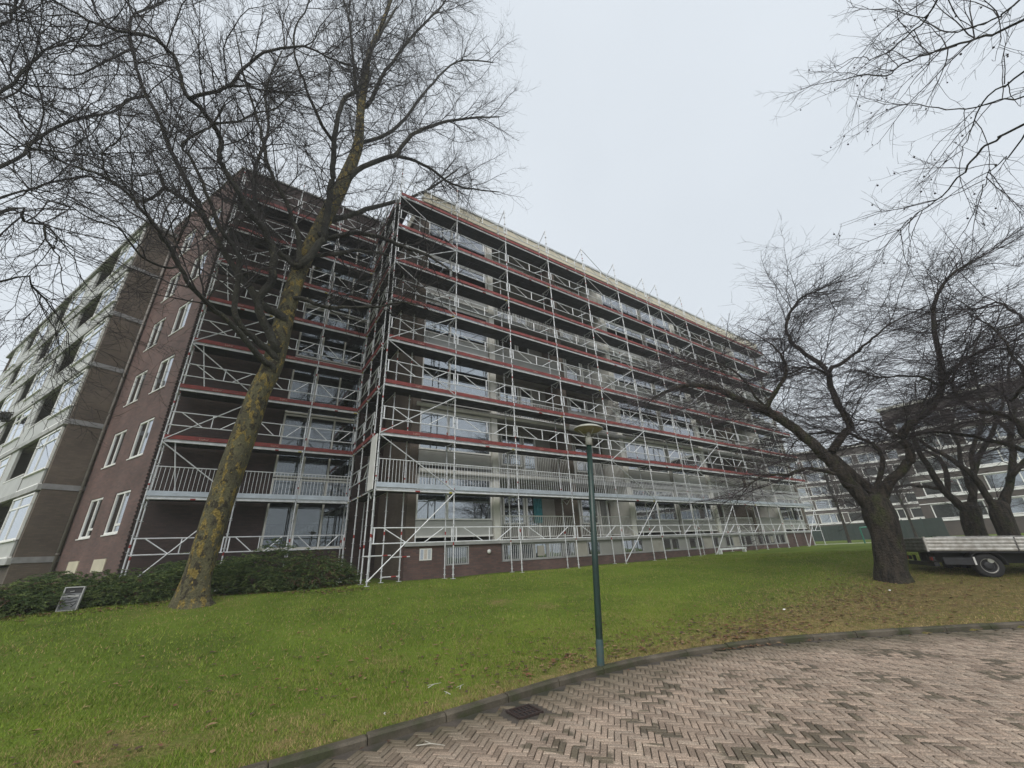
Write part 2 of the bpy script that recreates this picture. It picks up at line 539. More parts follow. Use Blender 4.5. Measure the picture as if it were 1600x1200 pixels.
# lawn sheet in kerb-following strips so that its edge meets the kerb
def resample(pts, step):
    p = np.array(pts, float)
    s = np.r_[0, np.cumsum(np.hypot(*(p[1:] - p[:-1]).T))]
    n = max(2, int(s[-1] / step))
    t = np.linspace(0, s[-1], n)
    return np.c_[np.interp(t, s, p[:, 0]), np.interp(t, s, p[:, 1])]
ks = resample([q for q in KERB if -45 < q[0] < 61], 0.25)
kt = np.gradient(ks, axis=0); kt /= np.hypot(kt[:, 0], kt[:, 1])[:, None]
for _ in range(6):      # smooth the normals round the bend
    kt[1:-1] = (kt[:-2] + kt[1:-1] * 2 + kt[2:]) / 4
kn = np.c_[-kt[:, 1], kt[:, 0]]
offs = np.r_[0.16, np.arange(0.3, 3, 0.25), np.arange(3, 12, 0.5), np.arange(12, 30, 1.5), 40, 60, 80]
# a regular grid is clean where strips would cross on the inside of the bend
xs = np.unique(np.r_[np.arange(-40, -6, 1.0), np.arange(-6, 14, 0.25), np.arange(14, 30, 0.5), np.arange(30, 110, 2.0)])
ys = np.unique(np.r_[np.arange(-14, 3, 0.5), np.arange(3, 9, 0.2), np.arange(9, 20, 0.5), np.arange(20, 80, 2.0)])
gx, gy = np.meshgrid(xs, ys)
fx, fy = gx.ravel(), gy.ravel()
fz = lawn_z(fx, fy)
dd = kerb_dist(fx, fy)
V = np.c_[fx, fy, np.where(dd < 0.10, ROAD_Z - 0.08, fz)]
nx = len(xs)
ii = (np.arange(len(ys) - 1)[:, None] * nx + np.arange(nx - 1)[None, :]).ravel()
F = np.c_[ii, ii + 1, ii + nx + 1, ii + nx]
keep = (dd[F] > -0.6).any(axis=1)
me = np_mesh('lawn', V, F[keep], M['lawn'], True)
a = me.attributes.new('worn', 'FLOAT', 'POINT')
a.data.foreach_set('value', worn(V[:, 0], V[:, 1]).astype(np.float32))
tag(put('lawn', me), 'green lawn rising gently from the kerb to the building', kind='structure')

# grass blades
def vnoise(x, y, s, seed):
    """smooth value noise in 0..1"""
    tab = np.random.default_rng(seed).random((256, 256))
    u, v = np.asarray(x) / s, np.asarray(y) / s
    i, j = np.floor(u).astype(int), np.floor(v).astype(int)
    f, g_ = u - i, v - j
    f, g_ = f * f * (3 - 2 * f), g_ * g_ * (3 - 2 * g_)
    a = tab[i % 256, j % 256]; b = tab[(i + 1) % 256, j % 256]; c = tab[i % 256, (j + 1) % 256]; d = tab[(i + 1) % 256, (j + 1) % 256]
    return (a * (1 - f) + b * f) * (1 - g_) + (c * (1 - f) + d * f) * g_
def grass(name, n, x0, x1, y0, y1, hmin, hmax, w, seed, label, dmax=None, dens=None):
    r = np.random.default_rng(seed)
    x = r.uniform(x0, x1, n); y = r.uniform(y0, y1, n)
    d = kerb_dist(x, y)
    ok = d > .0 + .11 * vnoise(x, y, .22, 15)
    cl = .55 * vnoise(x, y, .16, 5) + .45 * vnoise(x, y, .5, 6)
    ok &= r.random(n) < .25 + 1.3 * cl
    if dens is not None:
        ok &= r.random(n) < dens(x, y)
    x, y, cl = x[ok], y[ok], cl[ok]
    z = lawn_z(x, y)
    wn_ = worn(x, y)
    n = len(x)
    hgt = r.uniform(hmin, hmax, n) * (1 - 0.45 * wn_) * (.45 + 1.15 * cl)
    a = r.uniform(0, 2 * np.pi, n)
    lean = r.uniform(0.2, 1.1, n) * hgt
    la = r.uniform(0, 2 * np.pi, n)
    dx, dy = np.cos(a) * w, np.sin(a) * w
    B = np.c_[x, y, z - 0.006]
    P0 = B + np.c_[dx, dy, 0 * x]; P1 = B - np.c_[dx, dy, 0 * x]
    P2 = B + np.c_[np.cos(la) * lean, np.sin(la) * lean, hgt]
    V = np.stack([P0, P1, P2], 1).reshape(-1, 3)
    F = np.arange(3 * n).reshape(-1, 3)
    mi = np.where(r.random(n) < 0.05 + .16 * vnoise(x, y, .8, 11) + wn_ * 0.75, 2, np.where(r.random(n) < .05 + .8 * vnoise(x, y, .35, 9), 1, 0))
    me = np_mesh(name, V, F, ['blade_a', 'blade_b', 'blade_dry'], False, mi)
    o = put(name, me)
    tag(o, label, 'grass', kind='stuff')
    return o
M['blade_a'] = mat('blade_a', (0.180, 0.250, 0.030), (0.100, 0.165, 0.020), 0.7, scale=.7, spec=0.08)
M['blade_b'] = mat('blade_b', (0.240, 0.295, 0.055), (0.155, 0.210, 0.034), 0.7, scale=1.2, spec=0.08)
M['blade_dry'] = mat('blade_dry', (0.400, 0.300, 0.135), (0.260, 0.195, 0.085), 0.8, scale=2, spec=0.2)
near_d = lambda x, y: 1 - sstep(6.6, 9.4, y + 0.25 * np.sin(x * 2.1))
grass('grass_blades', 430000, -4.5, 10.5, 3.2, 9.6, 0.020, 0.050, 0.0034, 1, 'short green grass blades in the lawn nearest the kerb', dens=near_d)
grass('grass_blades', 320000, -8, 24, -3.5, 14.6, 0.028, 0.058, 0.0065, 2, 'short green grass over the rest of the lawn', dens=lambda x, y: np.where((x < 10.5) & (x > -4.5), 1 - .93 * near_d(x, y), 1.0))

# road bed, kerb stones, clinker bricks in herringbone
def stone_mat(name, c1, c2, moss):
    m, N, L, b = new_mat(name)
    b.inputs['Roughness'].default_value = 0.75
    geo = N.new('ShaderNodeNewGeometry')
    n1 = N.new('ShaderNodeTexNoise'); n1.inputs['Scale'].default_value = 3; n1.inputs['Detail'].default_value = 8
    n2 = N.new('ShaderNodeTexNoise'); n2.inputs['Scale'].default_value = 60; n2.inputs['Detail'].default_value = 3
    for n in (n1, n2): L.new(geo.outputs['Position'], n.inputs['Vector'])
    r1 = N.new('ShaderNodeValToRGB')
    e = r1.color_ramp.elements
    e[0].position = 0.40; e[0].color = (*moss, 1)
    e[1].position = 0.50; e[1].color = (*c2, 1)
    q = e.new(0.66); q.color = (*c1, 1)
    L.new(n1.outputs['Fac'], r1.inputs['Fac'])
    mr = N.new('ShaderNodeMapRange'); mr.inputs['To Min'].default_value = 0.55; mr.inputs['To Max'].default_value = 1.4
    L.new(n2.outputs['Fac'], mr.inputs['Value'])
    sc = N.new('ShaderNodeVectorMath'); sc.operation = 'SCALE'
    L.new(r1.outputs['Color'], sc.inputs[0]); L.new(mr.outputs[0], sc.inputs['Scale'])
    L.new(sc.outputs[0], b.inputs['Base Color'])
    bp = N.new('ShaderNodeBump'); bp.inputs['Strength'].default_value = 0.5; bp.inputs['Distance'].default_value = 0.01
    L.new(n2.outputs['Fac'], bp.inputs['Height']); L.new(bp.outputs['Normal'], b.inputs['Normal'])
    return m
M['kerb'] = stone_mat('kerb', (0.110, 0.092, 0.066), (0.064, 0.054, 0.036), (0.040, 0.043, 0.016))
M['sand'] = stone_mat('sand', (0.080, 0.065, 0.052), (0.055, 0.046, 0.037), (0.035, 0.034, 0.020))

def clinker_mat(far=False):
    m, N, L, b = new_mat('clinker' + ('_far' if far else ''))
    b.inputs['Roughness'].default_value = 0.62
    geo = N.new('ShaderNodeNewGeometry')
    oi = N.new('ShaderNodeObjectInfo')
    ad = N.new('ShaderNodeMath'); L.new(geo.outputs['Random Per Island'], ad.inputs[0]); L.new(oi.outputs['Random'], ad.inputs[1])
    fr = N.new('ShaderNodeMath'); fr.operation = 'FRACT'; L.new(ad.outputs[0], fr.inputs[0])
    r1 = N.new('ShaderNodeValToRGB')
    e = r1.color_ramp.elements
    e[0].position = 0.0; e[0].color = (0.215, 0.160, 0.120, 1)
    e[1].position = 1.0; e[1].color = (0.415, 0.325, 0.248, 1)
    for p, c in ((0.3, (0.305, 0.235, 0.180)), (0.55, (0.362, 0.272, 0.206)), (0.75, (0.285, 0.226, 0.176))):
        q = e.new(p); q.color = (*c, 1)
    L.new(fr.outputs[0], r1.inputs['Fac'])
    # mossy and sooty patches that darken whole groups of bricks
    n1 = N.new('ShaderNodeTexNoise'); n1.inputs['Scale'].default_value = 1.1; n1.inputs['Detail'].default_value = 2; n1.inputs['Roughness'].default_value = 0.5
    L.new(geo.outputs['Position'], n1.inputs['Vector'])
    a2 = N.new('ShaderNodeMath'); a2.operation = 'MULTIPLY_ADD'; a2.inputs[1].default_value = 0.30
    L.new(fr.outputs[0], a2.inputs[0]); L.new(n1.outputs['Fac'], a2.inputs[2])
    r2 = N.new('ShaderNodeValToRGB')
    r2.color_ramp.elements[0].position = 0.790; r2.color_ramp.elements[0].color = (1, 1, 1, 1)
    r2.color_ramp.elements[1].position = 0.810; r2.color_ramp.elements[1].color = (0.36, 0.37, 0.33, 1)
    L.new(a2.outputs[0], r2.inputs['Fac'])
    mx = N.new('ShaderNodeMix'); mx.data_type = 'RGBA'; mx.blend_type = 'MULTIPLY'; mx.inputs[0].default_value = 1.0
    L.new(r1.outputs['Color'], mx.inputs[6]); L.new(r2.outputs['Color'], mx.inputs[7])
    # speckle
    n2 = N.new('ShaderNodeTexNoise'); n2.inputs['Scale'].default_value = 85; n2.inputs['Detail'].default_value = 3
    L.new(geo.outputs['Position'], n2.inputs['Vector'])
    mr = N.new('ShaderNodeMapRange'); mr.inputs['From Min'].default_value = 0.3; mr.inputs['From Max'].default_value = 0.7
    mr.inputs['To Min'].default_value = 0.5; mr.inputs['To Max'].default_value = 1.45
    L.new(n2.outputs['Fac'], mr.inputs['Value'])
    sc = N.new('ShaderNodeVectorMath'); sc.operation = 'SCALE'
    L.new(mx.outputs[2], sc.inputs[0]); L.new(mr.outputs[0], sc.inputs['Scale'])
    # dirt and moss washed into the gutter beside the kerb
    sp = N.new('ShaderNodeSeparateXYZ'); L.new(geo.outputs['Position'], sp.inputs[0])
    g1 = N.new('ShaderNodeMath'); g1.operation = 'SUBTRACT'; g1.inputs[0].default_value = 4.98; L.new(sp.outputs['Y'], g1.inputs[1])
    g2 = N.new('ShaderNodeVectorMath'); g2.operation = 'DOT_PRODUCT'; g2.inputs[1].default_value = (-0.49, -0.872, 0); L.new(geo.outputs['Position'], g2.inputs[0])
    g3 = N.new('ShaderNodeMath'); g3.inputs[1].default_value = 7.66; L.new(g2.outputs['Value'], g3.inputs[0])
    g4 = N.new('ShaderNodeMath'); g4.operation = 'MINIMUM'; L.new(g1.outputs[0], g4.inputs[0]); L.new(g3.outputs[0], g4.inputs[1])
    g6 = N.new('ShaderNodeMath'); g6.operation = 'SUBTRACT'; L.new(g4.outputs[0], g6.inputs[0]); L.new(n1.outputs['Fac'], g6.inputs[1])
    gr_ = N.new('ShaderNodeMapRange'); gr_.inputs['From Min'].default_value = -0.35; gr_.inputs['From Max'].default_value = 0.55; gr_.inputs['To Min'].default_value = 0.85; gr_.inputs['To Max'].default_value = 0.0
    L.new(g6.outputs[0], gr_.inputs['Value'])
    mm = N.new('ShaderNodeMix'); mm.data_type = 'RGBA'; mm.inputs[7].default_value = (0.085, 0.072, 0.042, 1)
    L.new(gr_.outputs[0], mm.inputs[0]); L.new(sc.outputs[0], mm.inputs[6])
    L.new(mm.outputs[2], b.inputs['Base Color'])
    bp = N.new('ShaderNodeBump'); bp.inputs['Strength'].default_value = 0.55; bp.inputs['Distance'].default_value = 0.006
    L.new(n2.outputs['Fac'], bp.inputs['Height']); L.new(bp.outputs['Normal'], b.inputs['Normal'])
    return m
M['clinker'] = clinker_mat()

rb = MB()
poly = [(-40, -40), (60, -70), (60, -30)] + [(x, y) for x, y in reversed(KERB[:-1])]
i0 = len(rb.v)
rb.v += [(x, y, ROAD_Z - 0.012) for x, y in poly]
rb.f.append(tuple(range(len(poly)))); rb.m.append(0)
road = put('road', rb.mesh('road', M['sand']))
tag(road, 'brick paved road curving along the lawn', kind='structure')

BW = 0.0625
BL = 3 * BW
AX = R(-47)
ca, sa = math.cos(AX), math.sin(AX)
bm = MB()
def brick_mesh():
    q = MB()
    L2, W2, b_ = BL / 2 - 0.0043, BW / 2 - 0.0043, 0.0045
    q.v = [(-L2, -W2, -.05), (L2, -W2, -.05), (L2, W2, -.05), (-L2, W2, -.05),
           (-L2, -W2, -b_), (L2, -W2, -b_), (L2, W2, -b_), (-L2, W2, -b_),
           (-L2 + b_, -W2 + b_, 0), (L2 - b_, -W2 + b_, 0), (L2 - b_, W2 - b_, 0), (-L2 + b_, W2 - b_, 0)]
    for k in range(4):
        k2 = (k + 1) % 4
        q.f += [(k, k2, 4 + k2, 4 + k), (4 + k, 4 + k2, 8 + k2, 8 + k)]
    q.f.append((8, 9, 10, 11)); q.m = [0] * 9
    return q
bq = brick_mesh()
brick_me = bq.mesh('brick', M['clinker'])
cells = []
rng = np.random.default_rng(5)
gi = np.arange(-170, 210)
GX, GY = np.meshgrid(gi, gi)
for kind in (0, 1):
    sel = ((GX - GY) % 6) == (0 if kind == 0 else 5)
    cx_, cy_ = GX[sel], GY[sel]
    if kind == 0: u, v = (cx_ + 1.5) * BW, (cy_ + 0.5) * BW
    else: u, v = (cx_ + 0.5) * BW, (cy_ + 1.5) * BW
    v = -v
    X = u * ca - v * sa + 4.0; Y = u * sa + v * ca + 2.5
    for x, y in zip(X, Y): cells.append((x, y, AX + (0 if kind == 0 else math.pi / 2)))
cells = np.array(cells)
kd = kerb_dist(cells[:, 0], cells[:, 1])
gr_c, gr_h = np.array((3.13, 4.58)), 0.17
ok = (kd < -0.17) & (cells[:, 0] > -0.8) & (cells[:, 0] < 13.5) & (cells[:, 1] > -1.5) & (np.hypot(cells[:, 0], cells[:, 1]) > 0.9)
ok &= ~((np.abs(cells[:, 0] - gr_c[0]) < gr_h + .06) & (np.abs(cells[:, 1] - gr_c[1]) < gr_h + .04))
cells = cells[ok]
# the ones that show largest come first
fwd = cells[:, 0] * 0.5254 + cells[:, 1] * 0.7558
zc_ = 0.3909 * (ROAD_Z - CAM.z)
xc_ = cells[:, 0] * 0.8312 - cells[:, 1] * 0.5541 - 0.0456 * (ROAD_Z - CAM.z)
yc_ = cells[:, 0] * 0.1821 + cells[:, 1] * 0.3489 - 0.9193 * (ROAD_Z - CAM.z)
dep = fwd + zc_
inview = (dep > 0.3) & (np.abs(xc_ / dep) < 1.29) & (yc_ / dep < 0.965)
rank = np.where(inview, np.hypot(cells[:, 0], cells[:, 1]), 1e3)
order = np.argsort(rank)
tz = rng.normal(0, 0.0022, len(cells)); ta = rng.normal(0, 0.012, len(cells)); tx = rng.normal(0, 0.008, (len(cells), 2))
bv = np.array(bq.v); bf = np.array(bq.f)
VV, FF = [], []
for j, k in enumerate(order):
    x, y, a = cells[k]
    mt = Matrix.Translation((x, y, ROAD_Z + 0.004 + tz[k])) @ Matrix.Rotation(a + ta[k], 4, 'Z') @ Matrix.Rotation(tx[k, 0], 4, 'X') @ Matrix.Rotation(tx[k, 1], 4, 'Y')
    if j < 300:
        put('brick', brick_me, road, mt)
    else:
        A = np.array(mt)
        VV.append(bv @ A[:3, :3].T + A[:3, 3]); FF.append(bf + len(bv) * len(FF))
o = put('brick_field', np_mesh('brick_field', np.concatenate(VV), np.concatenate(FF), M['clinker']), road)
o['kind'] = 'stuff'
# rest of the carriageway, beyond the pieces one can tell apart
# kerb stones
kerb_root = thing('kerb', (2.4, 4.97, ROAD_Z), 'mossy concrete kerb of short stones between lawn and road', 'kerb')
ks2 = resample([q for q in KERB if -13 < q[0] < 31], 0.82)
for a_, b_ in zip(ks2[:-1], ks2[1:]):
    L_ = math.hypot(*(b_ - a_)) - 0.012
    if a_[0] < -9 or a_[0] > 24: continue
    q = MB()
    prof = [(-0.050, -0.12), (0.070, -0.12), (0.070, 0.060), (0.050, 0.070), (-0.020, 0.066), (-0.042, 0.045)]
    n = len(prof)
    for xx in (-L_ / 2, -L_ / 2 + 0.012, L_ / 2 - 0.012, L_ / 2):
        s_ = 0.94 if abs(xx) > L_ / 2 - 0.006 else 1.0
        q.v += [(xx, y * s_, z * s_ if z > 0 else z) for y, z in prof]
    for r_ in range(3):
        for k in range(n):
            k2 = (k + 1) % n
            q.f.append((r_ * n + k, (r_ + 1) * n + k, (r_ + 1) * n + k2, r_ * n + k2))
    q.f += [tuple(range(n)), tuple(reversed(range(3 * n, 4 * n)))]
    q.m = [0] * len(q.f)
    ang = math.atan2(b_[1] - a_[1], b_[0] - a_[0])
    c_ = (a_ + b_) / 2
    put('kerb_stone', q.mesh('kerb_stone', M['kerb']), kerb_root,
        Matrix.Translation((c_[0], c_[1], ROAD_Z + rnd.uniform(-.008, .008))) @ Matrix.Rotation(ang + rnd.uniform(-.01, .01), 4, 'Z') @ Matrix.Rotation(rnd.uniform(-.04, .04), 4, 'X'))

# drain grate in the gutter
gr = thing('drain_grate', (gr_c[0], gr_c[1], ROAD_Z), 'rusty iron drain grate with two rows of slots in the gutter', 'drain')
M['iron'] = mat('iron', (0.050, 0.030, 0.024), (0.030, 0.022, 0.020), 0.8, 0.2, scale=20)
ga = R(-2)
gmx = Matrix.Translation((gr_c[0], gr_c[1], ROAD_Z)) @ Matrix.Rotation(ga, 4, 'Z')
q = MB(); q.frame(-.16, .16, -.15, .15, .022, -.012, .008)
q.v = [(x, z, -y) for x, y, z in q.v]; q.f = [tuple(f_) for f_ in q.f]
put('frame', q.mesh('grate_frame', M['iron']), gr, gmx)
q = MB(); q.box(-.138, .138, -.011, .011, -.02, .004); put('cross_bar', q.mesh('cross_bar', M['iron']), gr, gmx)
q = MB(); q.box(-.009, .009, .0, .117, -.02, .003); bar_me = q.mesh('grate_bar', M['iron'])
for k in range(5):
    for s_ in (0.011, -0.128):
        put('bar', bar_me, gr, gmx @ T(-.105 + k * 0.0525, s_, 0))
q = MB(); q.box(-.138, .138, -.128, .128, -.0095, -.006); put('pit_shade', q.mesh('grate_pit_shade', M['black']), gr, gmx)  # thin black plate under the bars stands in for the shade of the pit

# ------------------------------------------------------------------ shared facade pieces (local x along the wall, y into it, z up)
FL = [1.25 + 2.85 * k for k in range(7)]
_cache = {}
def cached(key, fn):
    if key not in _cache: _cache[key] = fn()
    return _cache[key]

def add_pane(parent, mtx, x0, x1, z0, z1, y=0.0, m='glass'):
    w, hh = round(x1 - x0, 3), round(z1 - z0, 3)
    def mk():
        q = MB(); q.box(0, w, 0, .012, 0, hh); return q.mesh('pane', M[m])
    return put('pane', cached(('pane', w, hh, m), mk), parent, mtx @ T(x0, y, z0))

def curtain_mesh(w, hh, seed):
    r = random.Random(seed)
    n = max(10, int(w / 0.045))
    q = MB()
    ph = r.uniform(0, 6)
    for k in range(n + 1):
        x = w * k / n
        y = .035 * math.sin(x * 46 + ph + 1.4 * math.sin(x * 5)) + .02 * math.sin(x * 17)
        q.v += [(x, y, 0), (x, y * .7, hh)]
    for k in range(n):
        q.f.append((2 * k, 2 * k + 2, 2 * k + 3, 2 * k + 1)); q.m.append(0)
    return q

def window_unit(root, base, x0, x1, z0, z1, mull, name='window', fm='white_paint', t=.065, trans=(), sill=True, spandrel=None, y0=0.04, gm='glass', curtain=None, seed=0):
    """framed window with one pane per light, optional grey panel below and curtain behind"""
    q = MB(); q.frame(x0, x1, z0, z1, t, y0, y0 + .09, 0, mull, trans)
    win = put(name, q.mesh(name, M[fm]), root, base)
    edges = [x0 + t] + [e for m_ in mull for e in (m_ - t / 2, m_ + t / 2)] + [x1 - t]
    for k in range(0, len(edges), 2):
        a, b = edges[k], edges[k + 1]
        zs = sorted(z for (ta, tb, z) in trans if ta <= a + .02 and tb >= b - .02)
        cuts = [z0 + t] + [e for z in zs for e in (z - t / 2, z + t / 2)] + [z1 - t]
        for j in range(0, len(cuts), 2):
            add_pane(win, base, a + .002, b - .002, cuts[j] + .002, cuts[j + 1] - .002, y0 + .035, gm)
    if spandrel:
        za, zb, sm = spandrel
        q = MB(); q.box(x0 + .01, x1 - .01, y0 + .02, y0 + .08, za, zb, 0)
        put('spandrel_panel', q.mesh('spandrel', M[sm]), win, base)
        q = MB(); q.box(x0 - .01, x1 + .01, y0 - .03, y0 + .09, za - .07, za - .003)
        put('bottom_rail', q.mesh('bottom_rail', M[fm]), win, base)
    if sill:
        q = MB(); q.box(x0 - .03, x1 + .03, y0 - .06, y0 + .02, z0 - .045, z0 - .003)
        put('sill', q.mesh('sill', M[fm]), win, base)
    if curtain:
        for (a, b, cm) in curtain:
            put('curtain', curtain_mesh(b - a, z1 - z0 - .05, seed).mesh('curtain', M[cm]), win, base @ T(a, y0 + .16, z0 + .02))
    return win

def rail_mesh(w, hh, sp=.11, solid=False, m='white_paint', legs=True):
    q = MB()
    q.box(0, w, -.02, .02, hh - .045, hh)
    q.box(0, w, -.015, .015, .08, .115)
    n = max(2, int(w / sp))
    for k in range(n + 1):
        x = .01 + (w - .02) * k / n
        q.box(x - .009, x + .009, -.009, .009, .115, hh - .045)
    if legs:
        for x in (0.02, w / 2, w - .06):
            q.box(x, x + .04, -.018, .018, 0, .08)
    return q.mesh('railing', M[m])

# ------------------------------------------------------------------ the scaffolded apartment block
WY = 15.6
blk = thing('apartment_block', (5.57, WY, 0), 'long six-storey brick apartment block with loggias behind the scaffolding', 'building')
B0 = T(0, WY, 0)
X0, X1 = 5.57, 40.75
COLS = [(9.50, 9.82), (18.42, 18.80), (26.88, 27.20), (35.95, 36.30)]
PIERS = [(14.24, 14.56), (31.85, 32.15)]
WINS = [(5.95, 9.47), (18.98, 22.85), (23.17, 26.85), (36.45, 40.35)]
LOGG = [(9.84, 14.22), (14.58, 18.40), (27.22, 31.83), (32.17, 35.93)]
TOPZ = 18.35
# brick shell: plinth, corner, end, side and rear walls, piers
q = MB()
q.box(X0, 7.25, 0, .35, -.4, 1.13); q.box(8.29, 9.86, 0, .35, -.4, 1.13)
q.box(7.25, 8.29, 0, .35, -.4, .38); q.box(7.25, 8.29, .0, .35, 1.10, 1.13)
q.box(9.86, 36.4, 0, .35, -.4, .40)
q.box(36.4, X1, 0, .35, -.4, 1.13)
put('plinth', q.mesh('block_plinth', M['brick_red']), blk, B0)
q = MB()
q.box(X0, 5.93, 0, .35, 1.133, TOPZ)
q.box(40.37, X1, 0, .35, 1.133, TOPZ)
q.box(X0, X0 + .35, .353, 12.0, -.4, TOPZ)
q.box(X1 - .35, X1, .35, 12.0, -.4, TOPZ)
q.box(X0 + .35, X1 - .35, 11.6, 12.0, -.4, TOPZ)
put('wall', q.mesh('block_wall', M['brick_tan']), blk, B0)
for a, b in PIERS:
    q = MB(); q.box(a, b, -.02, 1.9, 1.25, TOPZ); put('pier', q.mesh('pier', M['brick_tan']), blk, B0)
q = MB(); q.box(22.87, 23.15, -.01, 1.9, 1.25, TOPZ); put('party_wall', q.mesh('party_wall', M['soffit']), blk, B0)
for a, b in COLS:
    q = MB(); q.box(a, b, -.06, 1.9, 1.25, TOPZ); put('column', q.mesh('column', M['offwhite']), blk, B0)
# floor slabs
for k, z in enumerate(FL[:6]):
    q = MB(); q.box(X0 + .36, X1 - .36, .13, 11.5, z - .12, z + .02, 0)
    if k: q.box(X0 + .37, X1 - .37, -.10, .13, z - .20, z + .02, 1)
    else: q.box(X0 - .03, X1 + .03, -.10, -.003, z - .12, z + .02, 1)
    put('floor_slab', q.mesh('floor_slab', ['soffit', 'concrete']), blk, B0)
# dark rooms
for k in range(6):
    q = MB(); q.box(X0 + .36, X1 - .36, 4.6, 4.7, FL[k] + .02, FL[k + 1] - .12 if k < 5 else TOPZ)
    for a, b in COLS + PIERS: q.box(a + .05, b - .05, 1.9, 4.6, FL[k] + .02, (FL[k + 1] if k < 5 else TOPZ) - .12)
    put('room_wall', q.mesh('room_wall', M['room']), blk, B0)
# windows
for k in range(6):
    for j, (a, b) in enumerate(WINS):
        f0 = FL[k]
        mu = [a + (1.37 if j in (0, 2) else b - a - 1.75)]
        top = f0 + 2.58
        tr = []
        if k in (3, 5) or (k == 4 and j > 0): tr = [(a, b, f0 + 2.1)]
        if k == 0 and j == 0: cur = [(a + .05, a + 1.35, 'curtain'), (a + 2.6, b - .1, 'curtain')]
        else:
            cur = []
            r_ = random.Random(k * 10 + j)
            if r_.random() < .75: cur.append((a + .06, a + r_.uniform(.5, 1.2), 'curtain'))
            if r_.random() < .6: cur.append((b - r_.uniform(.4, 1.3), b - .06, r_.choice(('curtain', 'curtain', 'curtain_b'))))
        win = window_unit(blk, B0, a, b, f0 + .83, top, mu, trans=tr, sill=False, spandrel=(f0 + .25, f0 + .80, 'spandrel' if (k + j) % 3 else 'spandrel_pale'), curtain=cur, seed=k * 4 + j)
        r_ = random.Random(k * 31 + j * 7)
        for (ba, bb) in ((a + .08, mu[0] - .05), (mu[0] + .05, b - .08)):
            if r_.random() < .5:
                dz = r_.choice((.3, .5, .8, 1.2)); q = MB(); q.box(ba, bb, .20, .215, top - .07 - dz, top - .07)
                put('blind', q.mesh('blind', M[r_.choice(('blind_a', 'curtain', 'blind_b'))]), win, B0)
        for _ in range(r_.choice((0, 1, 2, 3))):
            px_ = r_.uniform(a + .3, b - .3); q = MB(); q.lathe([(0, 0), (.06, 0), (.085, .14), (.0, .141)], 8)
            put('flower_pot', q.mesh('flower_pot', M[r_.choice(('white_paint', 'cream', 'pipe'))]), win, B0 @ T(px_, .21, f0 + .90))
        q = MB(); q.box(a, b, .02, .12, top + .003, f0 + 2.645)
        put('head_panel', q.mesh('head_panel', M['offwhite']), win, B0)
# awning cassettes over the first floors of the left bays
for k, spans in ((1, [(5.95, 14.2)]), (2, [(5.7, 14.3), (18.98, 26.8)]), (4, [(23.2, 26.8)])):
    for a, b in spans:
        q = MB(); q.tube((a, -.20, FL[k] - .12), (b, -.20, FL[k] - .12), .085, 12); q.box(a, b, -.20, -.105, FL[k] - .06, FL[k] - .012)
        put('awning_cassette', q.mesh('awning_cassette', M['offwhite'], True), blk, B0)
# loggias
for k in range(6):
    for j, (a, b) in enumerate(LOGG):
        f0 = FL[k]
        ztop = (FL[k + 1] if k < 5 else TOPZ) - .13
        q = MB(); q.box(a, b, 1.42, 1.60, f0 + .02, ztop)
        lg = put('loggia', q.mesh('loggia_back', M['brick_tan' if j % 2 else 'soffit']), blk, B0)
        w = b - a
        # doors and windows standing proud of the back wall
        for (u, v, zlow) in ((.25, .95, .10), (1.05, 2.35, .75), (2.45, 3.3, .10)):
            if j in (1, 3): u, v = w - v, w - u
            q = MB(); q.frame(a + u, a + v, f0 + zlow, f0 + 2.45, .075, 1.33, 1.415)
            put('door_frame', q.mesh('door_frame', M['white_paint']), lg, B0)
            add_pane(lg, B0, a + u + .077, a + v - .077, f0 + zlow + (.077 if zlow > .5 else .62), f0 + 2.372, 1.38)
            if zlow < .5:
                q = MB(); q.box(a + u + .077, a + v - .077, 1.36, 1.40, f0 + zlow + .077, f0 + zlow + .615)
                put('door_panel', q.mesh('door_panel', M['spandrel_pale']), lg, B0)
        if k == 0 and j == 0:
            put('curtain', curtain_mesh(.55, 1.65, 3).mesh('curtain', M['teal']), lg, B0 @ T(a + 2.9, 1.30, f0 + .8))
        rw = round(w - .12, 3)
        if (k + j) % 5 == 3:
            q = MB(); q.box(a + .04, b - .04, .02, .06, f0 + .10, f0 + 1.0); q.box(a + .04, b - .04, .0, .08, f0 + 1.003, f0 + 1.05)
            put('balustrade', q.mesh('balustrade', M['spandrel']), lg, B0)
        else:
            put('railing', cached(('rail', rw), lambda: rail_mesh(rw, 1.02)), lg, B0 @ T(a + .06, .05, f0 + .02))
